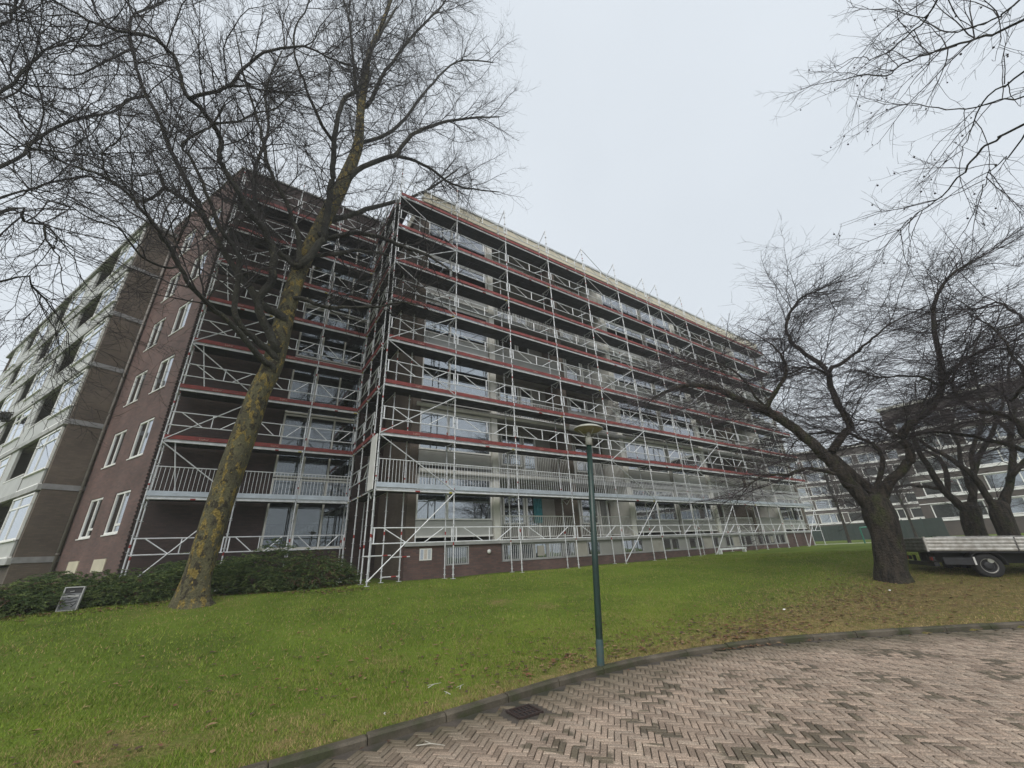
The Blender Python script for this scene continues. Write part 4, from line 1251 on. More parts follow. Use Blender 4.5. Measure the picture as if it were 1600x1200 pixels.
# traced limbs: (x, y, z, radius) in metres
TREE_PLANE = [
 [(-0.49,14,-0.19,0.52),(-0.5,14.01,-0.02,0.442),(-0.5,14.02,0.3,0.364),(-0.48,14.05,0.76,0.325),(-0.42,14.11,1.94,0.336),(-0.31,14.17,3.24,0.352),(-0.16,14.23,4.69,0.349),(-0.03,14.28,5.9,0.323),(0.16,14.31,6.81,0.324),(0.22,14.35,7.95,0.323),(0.26,14.38,9.03,0.3),(0.35,14.42,10.5,0.284),(0.47,14.45,11.48,0.273),(0.7,14.49,12.84,0.275),(0.91,14.52,13.9,0.288),(1.12,14.55,15.03,0.288),(1.37,14.58,16.37,0.275),(1.62,14.62,17.98,0.247),(1.77,14.65,19.41,0.216),(1.66,14.68,21.5,0.182),(1.63,14.71,24.14,0.16),(1.64,14.75,27.11,0.135),(2.13,14.81,31.03,0.112),(2.58,14.87,36.29,0.088),(3.18,14.93,41.75,0.057)],
 [(0.12,13.92,7.4,0.164),(-0.06,13.84,7.74,0.159),(-0.38,13.72,8.19,0.151),(-0.58,13.61,8.69,0.146),(-0.48,13.51,9.24,0.145),(-0.35,13.43,9.7,0.144),(-0.43,13.33,10.27,0.14),(-0.58,13.22,10.82,0.136),(-0.97,13.07,11.36,0.127),(-1.41,12.93,11.72,0.118),(-1.88,12.75,12.29,0.108),(-2.32,12.59,12.74,0.099),(-2.52,12.5,13.1,0.095),(-2.6,12.4,13.69,0.091),(-2.89,12.28,14.1,0.086),(-3.25,12.14,14.42,0.079),(-3.6,12.02,14.52,0.073),(-3.89,11.89,14.95,0.067),(-4.13,11.76,15.5,0.062),(-4.4,11.65,15.72,0.058),(-4.75,11.52,15.69,0.052),(-5.13,11.36,15.24,0.045),(-5.47,11.2,14.81,0.038),(-5.87,11.02,14.54,0.032),(-6.27,10.81,14.42,0.025),(-6.68,10.58,14.3,0.019)],
 [(-3.49,11.69,14.15,0.071),(-3.17,11.59,14.52,0.068),(-2.66,11.43,15.08,0.064),(-2.45,11.26,16.05,0.059),(-1.99,11.08,17.06,0.053),(-1.34,10.91,17.85,0.048),(-0.67,10.77,18.13,0.042),(-0.01,10.64,17.99,0.035),(0.53,10.53,17.98,0.03)],
 [(-2.66,11.42,15.08,0.046),(-2.03,11.62,15.86,0.038),(-1.43,11.8,16.39,0.03),(-0.67,11.99,17.16,0.019)],
 [(-2.84,12.02,13.85,0.046),(-2.24,11.73,14.07,0.038),(-1.81,11.47,14.57,0.03),(-1.4,11.28,14.75,0.024),(-1.12,11.08,15.29,0.017)],
 [(0.21,14.02,7.05,0.128),(-0.02,13.94,7.26,0.122),(-0.43,13.8,7.5,0.113),(-1.04,13.58,7.92,0.1),(-1.21,13.42,8.6,0.094),(-1.27,13.25,9.34,0.088),(-1.47,13.06,10.14,0.081),(-1.88,12.89,10.48,0.073),(-2.22,12.72,10.95,0.065),(-2.6,12.51,11.62,0.057),(-3.05,12.27,12.32,0.047),(-3.33,12.14,12.55,0.042),(-3.26,12.06,12.94,0.04),(-2.89,11.92,13.49,0.036),(-2.67,11.72,14.51,0.031)],
 [(0.17,14.02,6.69,0.126),(-0.04,13.92,6.83,0.121),(-0.55,13.65,7.16,0.11),(-1.15,13.31,7.61,0.096),(-1.67,13.02,7.85,0.085),(-2.17,12.7,8.15,0.075),(-2.54,12.41,8.58,0.066),(-2.89,12.12,8.99,0.059),(-3.2,11.85,9.3,0.052),(-3.55,11.57,9.53,0.045),(-3.91,11.26,9.69,0.038),(-4.25,10.97,9.61,0.031),(-4.51,10.7,9.37,0.026),(-4.89,10.27,9.13,0.018),(-5.16,9.83,8.62,0.012)],
 [(0.21,14.12,8.6,0.172),(0.03,14.19,8.84,0.168),(-0.39,14.3,9.04,0.157),(-0.98,14.5,9.76,0.143),(-1.62,14.73,10.63,0.128),(-2.15,14.91,11.41,0.116),(-2.72,15.12,12.36,0.104),(-3.37,15.32,13.13,0.091),(-4.03,15.5,13.56,0.078),(-4.3,15.58,13.71,0.073),(-4.51,15.66,14.16,0.068)],
 [(-4.25,15.57,13.69,0.077),(-4.44,15.45,13.03,0.063),(-4.7,15.34,12.54,0.05),(-5.1,15.18,12.75,0.036),(-5.52,15.02,12.63,0.022)],
 [(-2.15,14.94,11.4,0.127),(-2.86,15.09,12.57,0.115),(-3.47,15.22,13.62,0.106),(-4.09,15.35,14.69,0.097),(-4.57,15.44,15.52,0.09),(-5.13,15.57,16.7,0.082),(-5.8,15.69,17.84,0.073),(-6.35,15.8,18.9,0.066),(-6.86,15.92,20.3,0.059),(-7.34,16.04,21.8,0.053),(-7.31,16.1,22.68,0.051),(-6.94,16.25,24.19,0.046),(-6.71,16.38,26.16,0.041)],
 [(0.2,14.12,10.97,0.122),(-0.05,14.22,11.24,0.118),(-0.28,14.3,11.41,0.114),(-0.58,14.43,11.79,0.109),(-0.85,14.55,12.2,0.104),(-1.3,14.81,13.32,0.096),(-1.76,15.13,14.91,0.086),(-1.91,15.43,16.63,0.079),(-1.89,15.82,19.19,0.07),(-2.48,16.25,22.08,0.055),(-2.39,16.74,26.16,0.039)],
 [(0.46,13.93,11.04,0.164),(0.71,13.86,11.67,0.162),(0.96,13.77,12.45,0.159),(0.93,13.69,13.09,0.153),(0.9,13.62,13.75,0.148),(0.9,13.54,14.45,0.142),(0.86,13.47,15.07,0.137),(0.8,13.4,15.77,0.131),(0.68,13.27,16.97,0.121),(0.63,13.14,18.21,0.111),(0.71,13.02,19.63,0.102),(1.25,12.94,20.82,0.097),(1.31,12.83,22.27,0.088),(1.66,12.67,24.75,0.074),(2.34,12.5,28.2,0.057)],
 [(1.37,14.57,16.37,0.15),(1.92,14.45,17.53,0.141),(2.96,14.31,18.85,0.13),(3.53,14.25,19.52,0.124),(4.22,14.12,21.33,0.109),(5.4,14.01,22.88,0.094),(7.13,13.88,24.68,0.073),(9.6,13.75,26.68,0.041)],
 [(3.33,14.33,19.36,0.101),(4.44,14.48,19.94,0.094),(5.57,14.63,20.14,0.083),(6.59,14.78,19.95,0.071),(8.11,14.95,20.55,0.056),(10.3,15.18,21.83,0.034)],
 [(0.87,14.35,13.73,0.137),(1.46,14.58,14.43,0.133),(1.97,14.77,15.06,0.129),(2.8,15.07,16.18,0.121),(4.07,15.46,17.69,0.107),(5.15,15.76,19.07,0.094),(6.37,16.08,20.88,0.077),(8.01,16.5,23.75,0.049)],
 [(0.84,14.25,12.94,0.134),(1.04,14.15,12.73,0.13),(1.51,13.96,12.94,0.123),(2.08,13.74,13.17,0.113),(2.65,13.53,13.15,0.104),(3.13,13.36,13.1,0.096),(3.63,13.17,12.84,0.086),(4.03,13.03,12.71,0.078),(4.88,12.72,12.45,0.061),(5.64,12.41,11.88,0.042)],
 [(0.65,14.14,11.64,0.107),(0.97,14.28,11.95,0.103),(1.68,14.57,12.55,0.095),(2.35,14.83,13.19,0.087),(3.04,15.06,13.61,0.078),(3.98,15.36,14.03,0.064),(5.42,15.81,14.19,0.038)],
 [(0.5,14.03,9.59,0.09),(0.81,13.93,9.49,0.086),(1.44,13.71,9.3,0.077),(2.26,13.44,9.42,0.065),(3.12,13.16,9.55,0.052),(3.88,12.92,9.88,0.04),(4.7,12.68,9.87,0.026)],
 [(0.29,14.03,11.09,0.112),(0.24,13.95,11.68,0.108),(0.06,13.87,12.27,0.102),(-0.14,13.8,12.63,0.097),(-0.48,13.68,13.37,0.088),(-0.86,13.58,13.83,0.08),(-1.1,13.5,14.21,0.074),(-1.34,13.43,14.59,0.069),(-1.66,13.3,15.47,0.06),(-2.05,13.15,16.43,0.051),(-2.72,12.92,17.8,0.036),(-3.23,12.7,19.38,0.023)],
 [(1.79,14.68,19.58,0.136),(1.53,14.95,22.53,0.118),(1.19,15.14,24.64,0.104),(0.77,15.37,27.53,0.085),(0.3,15.6,30.67,0.066),(-0.51,15.8,33.28,0.046)],
 [(1.97,14.89,22.82,0.116),(2.5,14.58,25.61,0.102),(3.32,14.31,28.48,0.089),(4.28,14.08,31.52,0.077),(5.41,13.87,34.74,0.064),(6.2,13.63,38.63,0.047)],
 [(1.65,14.68,19.24,0.107),(2.65,14.91,20.85,0.105),(3.61,15.11,22.61,0.101),(5.05,15.5,27.23,0.089),(6.37,15.79,31.24,0.078),(7.95,16.03,34.71,0.068),(11.08,16.41,38.28,0.05)],
 [(0.7,13.34,17.07,0.092),(0.01,13.03,17.56,0.078),(-0.66,12.63,18.49,0.063),(-1.16,12.32,19.22,0.052),(-1.5,11.96,20.44,0.041),(-1.3,11.66,21.99,0.033),(-1.3,11.37,23.42,0.024)],
 [(-2.54,12.43,8.59,0.041),(-2.87,12.19,8.29,0.035),(-3.29,11.88,8.3,0.029),(-3.62,11.55,8.61,0.024),(-3.99,11.22,8.45,0.019),(-4.4,10.79,8.33,0.014),(-4.74,10.35,8.07,0.008)],
 [(-5.84,15.81,17.97,0.07),(-6.33,15.97,17.57,0.062),(-6.61,16.14,16.8,0.054),(-7.35,16.4,16.17,0.043),(-8.11,16.75,15.13,0.03),(-8.61,17.02,14.27,0.021),(-9.22,17.3,13.68,0.013)],
 [(-6.88,15.98,20.37,0.052),(-7.39,16.23,19.39,0.042),(-7.99,16.53,18.43,0.032),(-8.81,16.82,18.09,0.022),(-9.48,17.09,17.65,0.014)],
]
TREE_PLANE_LEFT = [
 [(-8.2,11.2,-0.45,0.5),(-8.2,11.2,-0.1,0.4),(-8.25,11.2,1,0.34),(-8.3,11.3,2.6,0.31),(-8.2,11.35,4.2,0.29),(-8,11.4,6,0.25),(-7.9,11.6,8,0.2),(-8.1,11.7,10,0.15),(-8,11.9,12,0.1),(-7.8,12,14.5,0.06),(-7.8,12,17,0.03)],
 [(-8.1,11.4,4.6,0.12),(-6.41,12.51,9.94,0.055),(-6.39,13.02,11.42,0.049),(-6.37,13.31,12.37,0.044),(-6.25,13.72,13.49,0.038),(-5.91,14.42,15.09,0.028),(-5.77,14.84,16.65,0.018)],
 [(-8.2,11.3,3.6,0.1),(-6.36,12.92,9.36,0.038),(-6.23,13.65,10.54,0.035),(-5.97,14.59,12.11,0.029),(-5.65,15.28,12.96,0.024),(-5.17,16.15,13.51,0.017)],
 [(-8.2,11.3,3.2,0.1),(-5.8,11.97,8.43,0.044),(-5.43,12.17,8.51,0.036),(-5.17,12.31,8.67,0.03),(-5.06,12.35,8.35,0.025),(-4.78,12.51,8,0.017),(-4.63,12.57,7.62,0.011)],
 [(-8.2,11.3,2.2,0.08),(-5.46,12.46,6.89,0.027),(-5.1,12.99,7.23,0.023),(-4.81,13.39,7.01,0.018),(-4.56,13.73,6.7,0.014),(-4.41,13.97,6.29,0.01)],
 [(-8,11.4,6.4,0.12),(-7.1,12.5,12.17,0.046),(-7.14,12.81,13.53,0.04),(-7.18,13.16,15.3,0.033),(-6.99,13.63,16.81,0.025),(-6.93,13.99,18.69,0.016)],
 [(-7.9,11.6,8,0.12),(-7.55,12.17,13.95,0.045),(-7.66,12.43,15.22,0.035),(-7.85,12.7,16.88,0.02)],
]
TREE_PLANE_RIGHT = [
 [(12.5,-4.8,-0.95,0.5),(12.5,-4.8,-0.6,0.4),(12.5,-4.75,0.5,0.33),(12.45,-4.7,2.4,0.3),(12.5,-4.6,4.5,0.27),(12.4,-4.5,6.5,0.22),(12.3,-4.4,8.5,0.17),(12.2,-4.4,11,0.11),(12.2,-4.3,13.5,0.06),(12.2,-4.3,15.5,0.03)],
 [(12.4,-4.5,6.6,0.09),(8.27,-3.29,6.75,0.034),(9.42,-1.86,8.49,0.024),(9.67,-1.55,8.89,0.023),(9.87,-1.29,9.25,0.022),(10.09,-0.96,9.75,0.02),(10.31,-0.59,10.12,0.018),(10.43,-0.35,10.27,0.017),(10.62,-0.03,10.93,0.014),(10.95,0.68,11.96,0.008)],
 [(12.45,-4.6,5.2,0.08),(8.24,-3.34,6.75,0.025),(9.75,-1.58,7.82,0.018),(9.93,-1.37,7.96,0.016),(10.13,-1.1,8.03,0.014),(10.28,-0.93,7.83,0.011),(10.47,-0.68,7.61,0.008),(10.59,-0.53,7.4,0.006)],
 [(12.45,-4.7,4,0.09),(8.29,-3.24,5.89,0.031),(9.6,-1.23,6.79,0.022),(9.77,-0.97,6.92,0.02),(9.94,-0.69,6.93,0.019),(10.06,-0.48,6.85,0.017),(10.24,-0.16,6.74,0.014),(10.39,0.13,6.71,0.012),(10.5,0.37,6.75,0.01),(10.64,0.66,6.67,0.007)],
 [(12.3,-4.4,8.2,0.09),(8.41,-3.53,10.91,0.031),(9.97,-1.45,10.64,0.022),(10.15,-1.21,10.62,0.02),(10.32,-0.97,10.72,0.018),(10.53,-0.65,10.89,0.015),(10.71,-0.34,11.18,0.012),(10.81,-0.2,11.64,0.01),(10.97,0.1,11.98,0.007)],
 [(12.35,-4.5,7.4,0.09),(7.57,-3.85,7.76,0.025),(9.01,-1.88,8.56,0.018),(9.17,-1.66,8.66,0.016),(9.3,-1.48,8.9,0.015),(9.43,-1.29,9.19,0.013),(9.55,-1.15,9.71,0.011),(9.68,-1.08,10.53,0.008),(9.85,-0.84,11.28,0.005)],
 [(12.45,-4.6,4.8,0.07),(8.87,-2.62,5.72,0.022),(10.07,-1.48,7.62,0.016),(10.28,-1.28,7.97,0.015),(10.47,-1.07,8.23,0.014),(10.75,-0.75,8.85,0.012),(11.01,-0.47,9.59,0.009),(11.25,-0.13,10.26,0.006)],
 [(12.45,-4.7,3.6,0.06),(8.14,-3.19,7.3,0.02),(9.7,-1.18,6.68,0.014),(9.91,-0.91,6.61,0.011),(10.05,-0.72,6.6,0.009),(10.15,-0.58,6.48,0.007),(10.31,-0.39,6.23,0.004)],
]
TREE_CHERRY = [
 [(16.99,4.71,-0.67,0.6),(16.99,4.7,-0.52,0.495),(17,4.67,-0.26,0.42),(17.01,4.61,0.13,0.39),(17.04,4.5,0.76,0.375),(17.05,4.48,1.26,0.416),(17.06,4.44,1.68,0.352)],
 [(17.02,4.57,1.35,0.253),(16.87,4.63,1.7,0.246),(16.63,4.76,2.23,0.234),(16.39,4.89,2.78,0.222),(16.07,5.13,3.45,0.206),(15.75,5.41,4.07,0.191),(15.47,5.68,4.56,0.177),(15.16,6.05,5.04,0.162),(14.84,6.47,5.45,0.146),(14.52,6.9,5.93,0.129),(14.14,7.47,6.35,0.108),(13.64,8.32,6.46,0.081),(13.19,9.1,6.18,0.052)],
 [(15.1,5.91,5.1,0.099),(15.21,5.68,5.41,0.088),(15.4,5.25,5.93,0.068),(15.51,5.06,6.42,0.055),(15.55,5.15,7.14,0.04),(15.54,5.46,7.76,0.025)],
 [(16.29,4.98,2.65,0.077),(15.94,5.29,2.78,0.068),(15.6,5.61,2.9,0.058),(15.21,6.01,2.72,0.047),(14.73,6.49,2.77,0.033),(14.31,6.93,2.45,0.02)],
 [(17.07,4.42,1.59,0.173),(17.1,4.41,1.93,0.169),(17.1,4.58,2.31,0.166),(17.09,4.87,2.82,0.162),(17.09,5.1,3.4,0.156),(17.25,4.72,3.97,0.142),(17.38,4.4,4.3,0.132),(17.4,4.5,4.85,0.126),(17.45,4.53,5.62,0.116),(17.52,4.49,6.4,0.106),(17.52,4.69,6.95,0.099),(17.47,5.11,7.74,0.088),(17.47,5.28,8.4,0.079),(17.56,5.12,9.07,0.068),(17.7,4.76,9.59,0.056),(17.9,4.24,9.88,0.042),(18.07,3.78,9.79,0.03)],
 [(17.47,4.48,6.38,0.085),(17.79,4.05,6.68,0.073),(18.18,3.54,7.07,0.057),(18.59,3.02,7.51,0.043),(18.93,2.58,7.86,0.031),(19.23,2.18,8.09,0.02)],
 [(17.48,4.43,6.26,0.066),(17.05,4.87,6.69,0.051),(16.7,5.33,6.57,0.038),(16.23,5.95,6.48,0.021)],
 [(17.08,4.38,1.59,0.188),(17.23,3.99,2.23,0.174),(17.42,3.48,2.68,0.157),(17.52,3.23,3.08,0.148),(17.54,3.29,3.54,0.143),(17.64,3.04,3.95,0.135),(17.81,2.58,4.22,0.12),(17.98,2.11,4.75,0.106),(18.1,1.83,5.35,0.096),(18.2,1.66,6.19,0.085),(18.29,1.51,6.98,0.075),(18.4,1.27,7.76,0.064),(18.57,0.83,8.44,0.051),(18.73,0.4,8.79,0.04),(18.96,-0.22,9.02,0.025)],
 [(18.15,1.98,5.02,0.073),(18.02,1.49,5.48,0.056),(17.92,1.05,5.65,0.043),(17.79,0.56,5.67,0.028),(17.64,0.06,5.66,0.014)],
 [(18.14,2.01,5.03,0.058),(18.34,2.27,5.47,0.051),(18.55,2.78,5.82,0.041),(18.73,3.39,5.99,0.029),(18.9,3.79,6.42,0.019)],
 [(17.7,3.26,3.65,0.054),(17.91,3.56,3.85,0.049),(18.28,3.94,4.4,0.039),(18.55,4.42,4.68,0.03),(18.83,4.79,5.16,0.019)],
 [(17.27,4.45,1.94,0.097),(17.92,4.06,3.01,0.079),(18.15,4.14,3.53,0.072),(18.31,4.42,3.91,0.066),(18.49,4.95,4.28,0.057),(18.73,6.15,4.62,0.038),(18.86,6.94,4.25,0.023)],
 [(15.93,5.55,4.13,0.066),(15.8,5.73,4.57,0.062),(15.54,6.16,5.3,0.056),(15.2,6.62,6.77,0.044),(14.84,7.37,7.49,0.035),(14.44,8.33,7.68,0.026)],
]
TREE_CHERRY2 = [
 [(25.95,4.07,-0.2,0.432),(25.97,3.99,0.06,0.378),(25.99,3.93,0.59,0.342),(26.01,3.84,1.25,0.323),(26.03,3.74,1.63,0.285)],
 [(26.01,3.82,1.3,0.188),(25.84,4.01,1.83,0.174),(25.63,4.28,2.45,0.155),(25.47,4.32,3.29,0.133),(25.3,4.37,4.16,0.11),(25.2,4.28,4.91,0.09),(25.17,3.78,5.82,0.061),(25.15,3.11,6.67,0.031)],
 [(26.03,3.73,1.52,0.169),(26.2,3.51,2.12,0.155),(26.49,3.11,3.26,0.129),(26.81,2.51,4.14,0.103),(27.13,1.91,5.02,0.078),(27.4,1.45,5.95,0.055),(27.68,1.11,7.23,0.029)],
 [(25.6,4.28,2.44,0.1),(25.03,4.83,2.62,0.074),(24.46,5.42,2.68,0.047),(23.96,5.98,2.38,0.022)],
 [(25.72,4.21,2.2,0.119),(26.09,3.99,3.03,0.103),(26.38,4.05,3.81,0.088),(26.65,4.65,4.49,0.068),(26.8,5.35,4.67,0.05),(27.02,6.09,5.3,0.025)],
 [(26.08,3.53,2.01,0.113),(26.41,3.5,3.08,0.098),(26.76,3.35,4.2,0.081),(27.03,3.26,5.13,0.068),(27.48,2.79,6.42,0.046),(27.82,2.69,7.75,0.026)],
]
TREE_CHERRY3 = [
 [(24.71,2.96,-0.18,0.416),(24.72,2.91,0.06,0.352),(24.72,2.89,0.55,0.304),(24.73,2.85,1.15,0.323),(24.75,2.77,1.56,0.272)],
 [(24.74,2.82,1.3,0.166),(24.65,2.9,1.57,0.158),(24.39,3.01,2.64,0.129),(24.13,3.35,3.36,0.104),(23.87,3.75,4.01,0.079),(23.64,4.14,4.56,0.055),(23.39,4.73,4.56,0.032)],
 [(24.75,2.77,1.4,0.166),(24.92,2.4,2.04,0.15),(25.14,1.96,2.94,0.129),(25.4,1.6,4.23,0.104),(25.64,1.16,5.31,0.082),(25.89,0.84,6.73,0.055),(26.21,0.16,8.08,0.026)],
 [(24.4,3.01,2.64,0.106),(24.71,2.75,3.74,0.087),(25.11,2.12,4.81,0.064),(25.43,1.83,6,0.045),(25.73,1.74,7.33,0.023)],
 [(24.85,2.15,2.53,0.115),(24.78,1.6,3.06,0.087),(24.68,0.93,3.75,0.055),(24.55,0.33,4.65,0.022)],
 [(25.35,1.6,4.22,0.084),(25.64,1.79,5.27,0.071),(25.94,1.82,6.48,0.055),(26.25,1.62,7.68,0.039),(26.67,0.99,8.9,0.019)],
]
TREE_CHERRY4 = [
 [(17.56,1.28,-0.7,0.36),(17.56,1.23,-0.52,0.3),(17.56,1.06,0.23,0.25),(17.55,0.95,0.87,0.24),(17.55,0.86,1.34,0.22)],
 [(17.55,0.92,1.07,0.132),(17.64,0.84,1.9,0.118),(17.7,0.82,2.49,0.107),(17.77,0.9,3.13,0.095),(17.81,0.94,3.55,0.087),(17.86,1.18,3.8,0.08),(17.94,1.59,4.11,0.068),(18,1.74,4.72,0.053),(18.03,1.66,5.16,0.043),(18.06,1.27,5.59,0.027)],
 [(17.55,0.84,1.33,0.092),(17.95,0.84,2.21,0.082),(18.25,1.08,2.75,0.076),(18.69,1.7,3.27,0.065),(19.16,2.55,3.73,0.049),(19.41,3.1,3.9,0.039),(19.65,3.71,3.78,0.027)],
 [(17.55,0.91,1.21,0.123),(17.38,0.46,2.17,0.1),(17.21,0.25,3.19,0.081),(17.08,0.19,4.07,0.064),(17,0.32,4.51,0.055),(16.88,0.31,5.31,0.039),(16.79,0.34,5.92,0.027),(16.74,0.49,6.26,0.018)],
 [(17.23,0.2,4.1,0.054),(17.5,0.44,4.32,0.046),(17.81,0.8,4.09,0.036),(18.09,0.95,4.54,0.026),(18.36,1.24,4.79,0.016)],
 [(18.11,-0.2,6.26,0.047),(18.26,-0.11,6.79,0.04),(18.41,0.11,7.18,0.033),(18.59,0.52,7.27,0.024),(18.75,0.75,7.79,0.014)],
 [(17.54,0.42,2.53,0.072),(17.77,0.08,4,0.058),(17.96,-0.28,5.31,0.044),(18.11,-0.21,6.3,0.035)],
]

# ------------------------------------------------------------------ trees
def catmull(P, n):
    """smooth resample of (k,4) points to n points"""
    P = np.asarray(P, float)
    if len(P) < 3:
        t = np.linspace(0, 1, n)[:, None]
        return P[0] * (1 - t) + P[-1] * t
    Q = np.vstack([2 * P[0] - P[1], P, 2 * P[-1] - P[-2]])
    seg = len(P) - 1
    out = []
    for u in np.linspace(0, seg, n):
        i = min(int(u), seg - 1); t = u - i
        a, b, c, d = Q[i], Q[i + 1], Q[i + 2], Q[i + 3]
        out.append(0.5 * ((2 * b) + (-a + c) * t + (2 * a - 5 * b + 4 * c - d) * t * t + (-a + 3 * b - 3 * c + d) * t ** 3))
    out = np.array(out); out[:, 3] = np.clip(out[:, 3], .003, None)
    return out

def tubes(P, Rd, n):
    """P (N,K,3), Rd (N,K) -> verts, quads of N tapered tubes with n sides"""
    N, K, _ = P.shape
    Tn = np.gradient(P, axis=1)
    Tn /= np.linalg.norm(Tn, axis=2, keepdims=True) + 1e-9
    ref = np.where(np.abs(Tn[:, :1, 2:3]) > .9, np.array([[[1.0, 0, 0]]]), np.array([[[0, 0, 1.0]]]))
    ref = np.broadcast_to(ref, Tn.shape)
    A = np.cross(Tn, ref); A /= np.linalg.norm(A, axis=2, keepdims=True) + 1e-9
    B = np.cross(Tn, A)
    th = np.arange(n) * 2 * np.pi / n
    V = P[:, :, None, :] + Rd[:, :, None, None] * (A[:, :, None, :] * np.cos(th)[None, None, :, None] + B[:, :, None, :] * np.sin(th)[None, None, :, None])
    idx = np.arange(N * K * n).reshape(N, K, n)
    a = idx[:, :-1, :]; b = np.roll(idx, -1, axis=2)[:, :-1, :]; c = np.roll(idx, -1, axis=2)[:, 1:, :]; d = idx[:, 1:, :]
    F = np.stack([a, d, c, b], -1).reshape(-1, 4)
    return V.reshape(-1, 3), F

def thick_tube(S, n=12, rough=0.0, seed=0, flare=False):
    """single limb with uneven girth"""
    r = np.random.default_rng(seed)
    P = S[None, :, :3]; Rd = S[None, :, 3]
    V, F = tubes(P, Rd, n)
    if rough:
        K = S.shape[0]
        V = V.reshape(K, n, 3)
        ph = r.uniform(0, 6.28, 5)
        th = np.arange(n) * 2 * np.pi / n
        for k in range(K):
            s_ = k / K
            bump = 1 + rough * (1 + (2.2 * math.exp(-k / 5.0) if flare else 0)) * (np.sin(2 * th + ph[0] + 5 * s_) + .7 * np.sin(3 * th + ph[1] - 9 * s_) + .6 * np.sin(5 * th + ph[2] + 17 * s_)) / 1.5
            V[k] = S[k, :3] + (V[k] - S[k, :3]) * bump[:, None]
        V = V.reshape(-1, 3)
    return V, F

def grow(start, direc, length, r0, K, gnarl, up, rng, flat=1.0, tip=.35, drift=None):
    N = len(start)
    direc = direc * np.array([1, 1, flat])
    P = np.zeros((N, K, 3)); P[:, 0] = start
    d = direc / (np.linalg.norm(direc, axis=1, keepdims=True) + 1e-9)
    st = (length / (K - 1))[:, None]
    for k in range(1, K):
        d = d + gnarl * rng.normal(0, 1, (N, 3)) + np.array([0, 0, up])
        if drift is not None: d = d + drift
        d /= np.linalg.norm(d, axis=1, keepdims=True) + 1e-9
        P[:, k] = P[:, k - 1] + d * st
    t = np.linspace(0, 1, K)[None, :]
    Rd = r0[:, None] * (1 - (1 - tip) * t)
    return P, Rd

def spawn(P, Rd, cnt, lo, hi, ang, rng, wt=None):
    """pick points along parents, return start, direction, parent radius, parent t"""
    N, K, _ = P.shape
    L = np.linalg.norm(P[:, -1] - P[:, 0], axis=1) if wt is None else wt
    pi = rng.choice(N, cnt, p=L / L.sum())
    t = rng.uniform(lo, hi, cnt)
    f = t * (K - 1); i = np.minimum(f.astype(int), K - 2); u = (f - i)[:, None]
    p = P[pi, i] * (1 - u) + P[pi, i + 1] * u
    tg = P[pi, i + 1] - P[pi, i]; tg /= np.linalg.norm(tg, axis=1, keepdims=True) + 1e-9
    rn = rng.normal(0, 1, (cnt, 3)); rn -= tg * (rn * tg).sum(1, keepdims=True); rn /= np.linalg.norm(rn, axis=1, keepdims=True) + 1e-9
    a = rng.normal(ang, .22, cnt)[:, None]
    d = tg * np.cos(a) + rn * np.sin(a)
    r = Rd[pi, i] * (1 - u[:, 0]) + Rd[pi, i + 1] * u[:, 0]
    return p, d, r, t

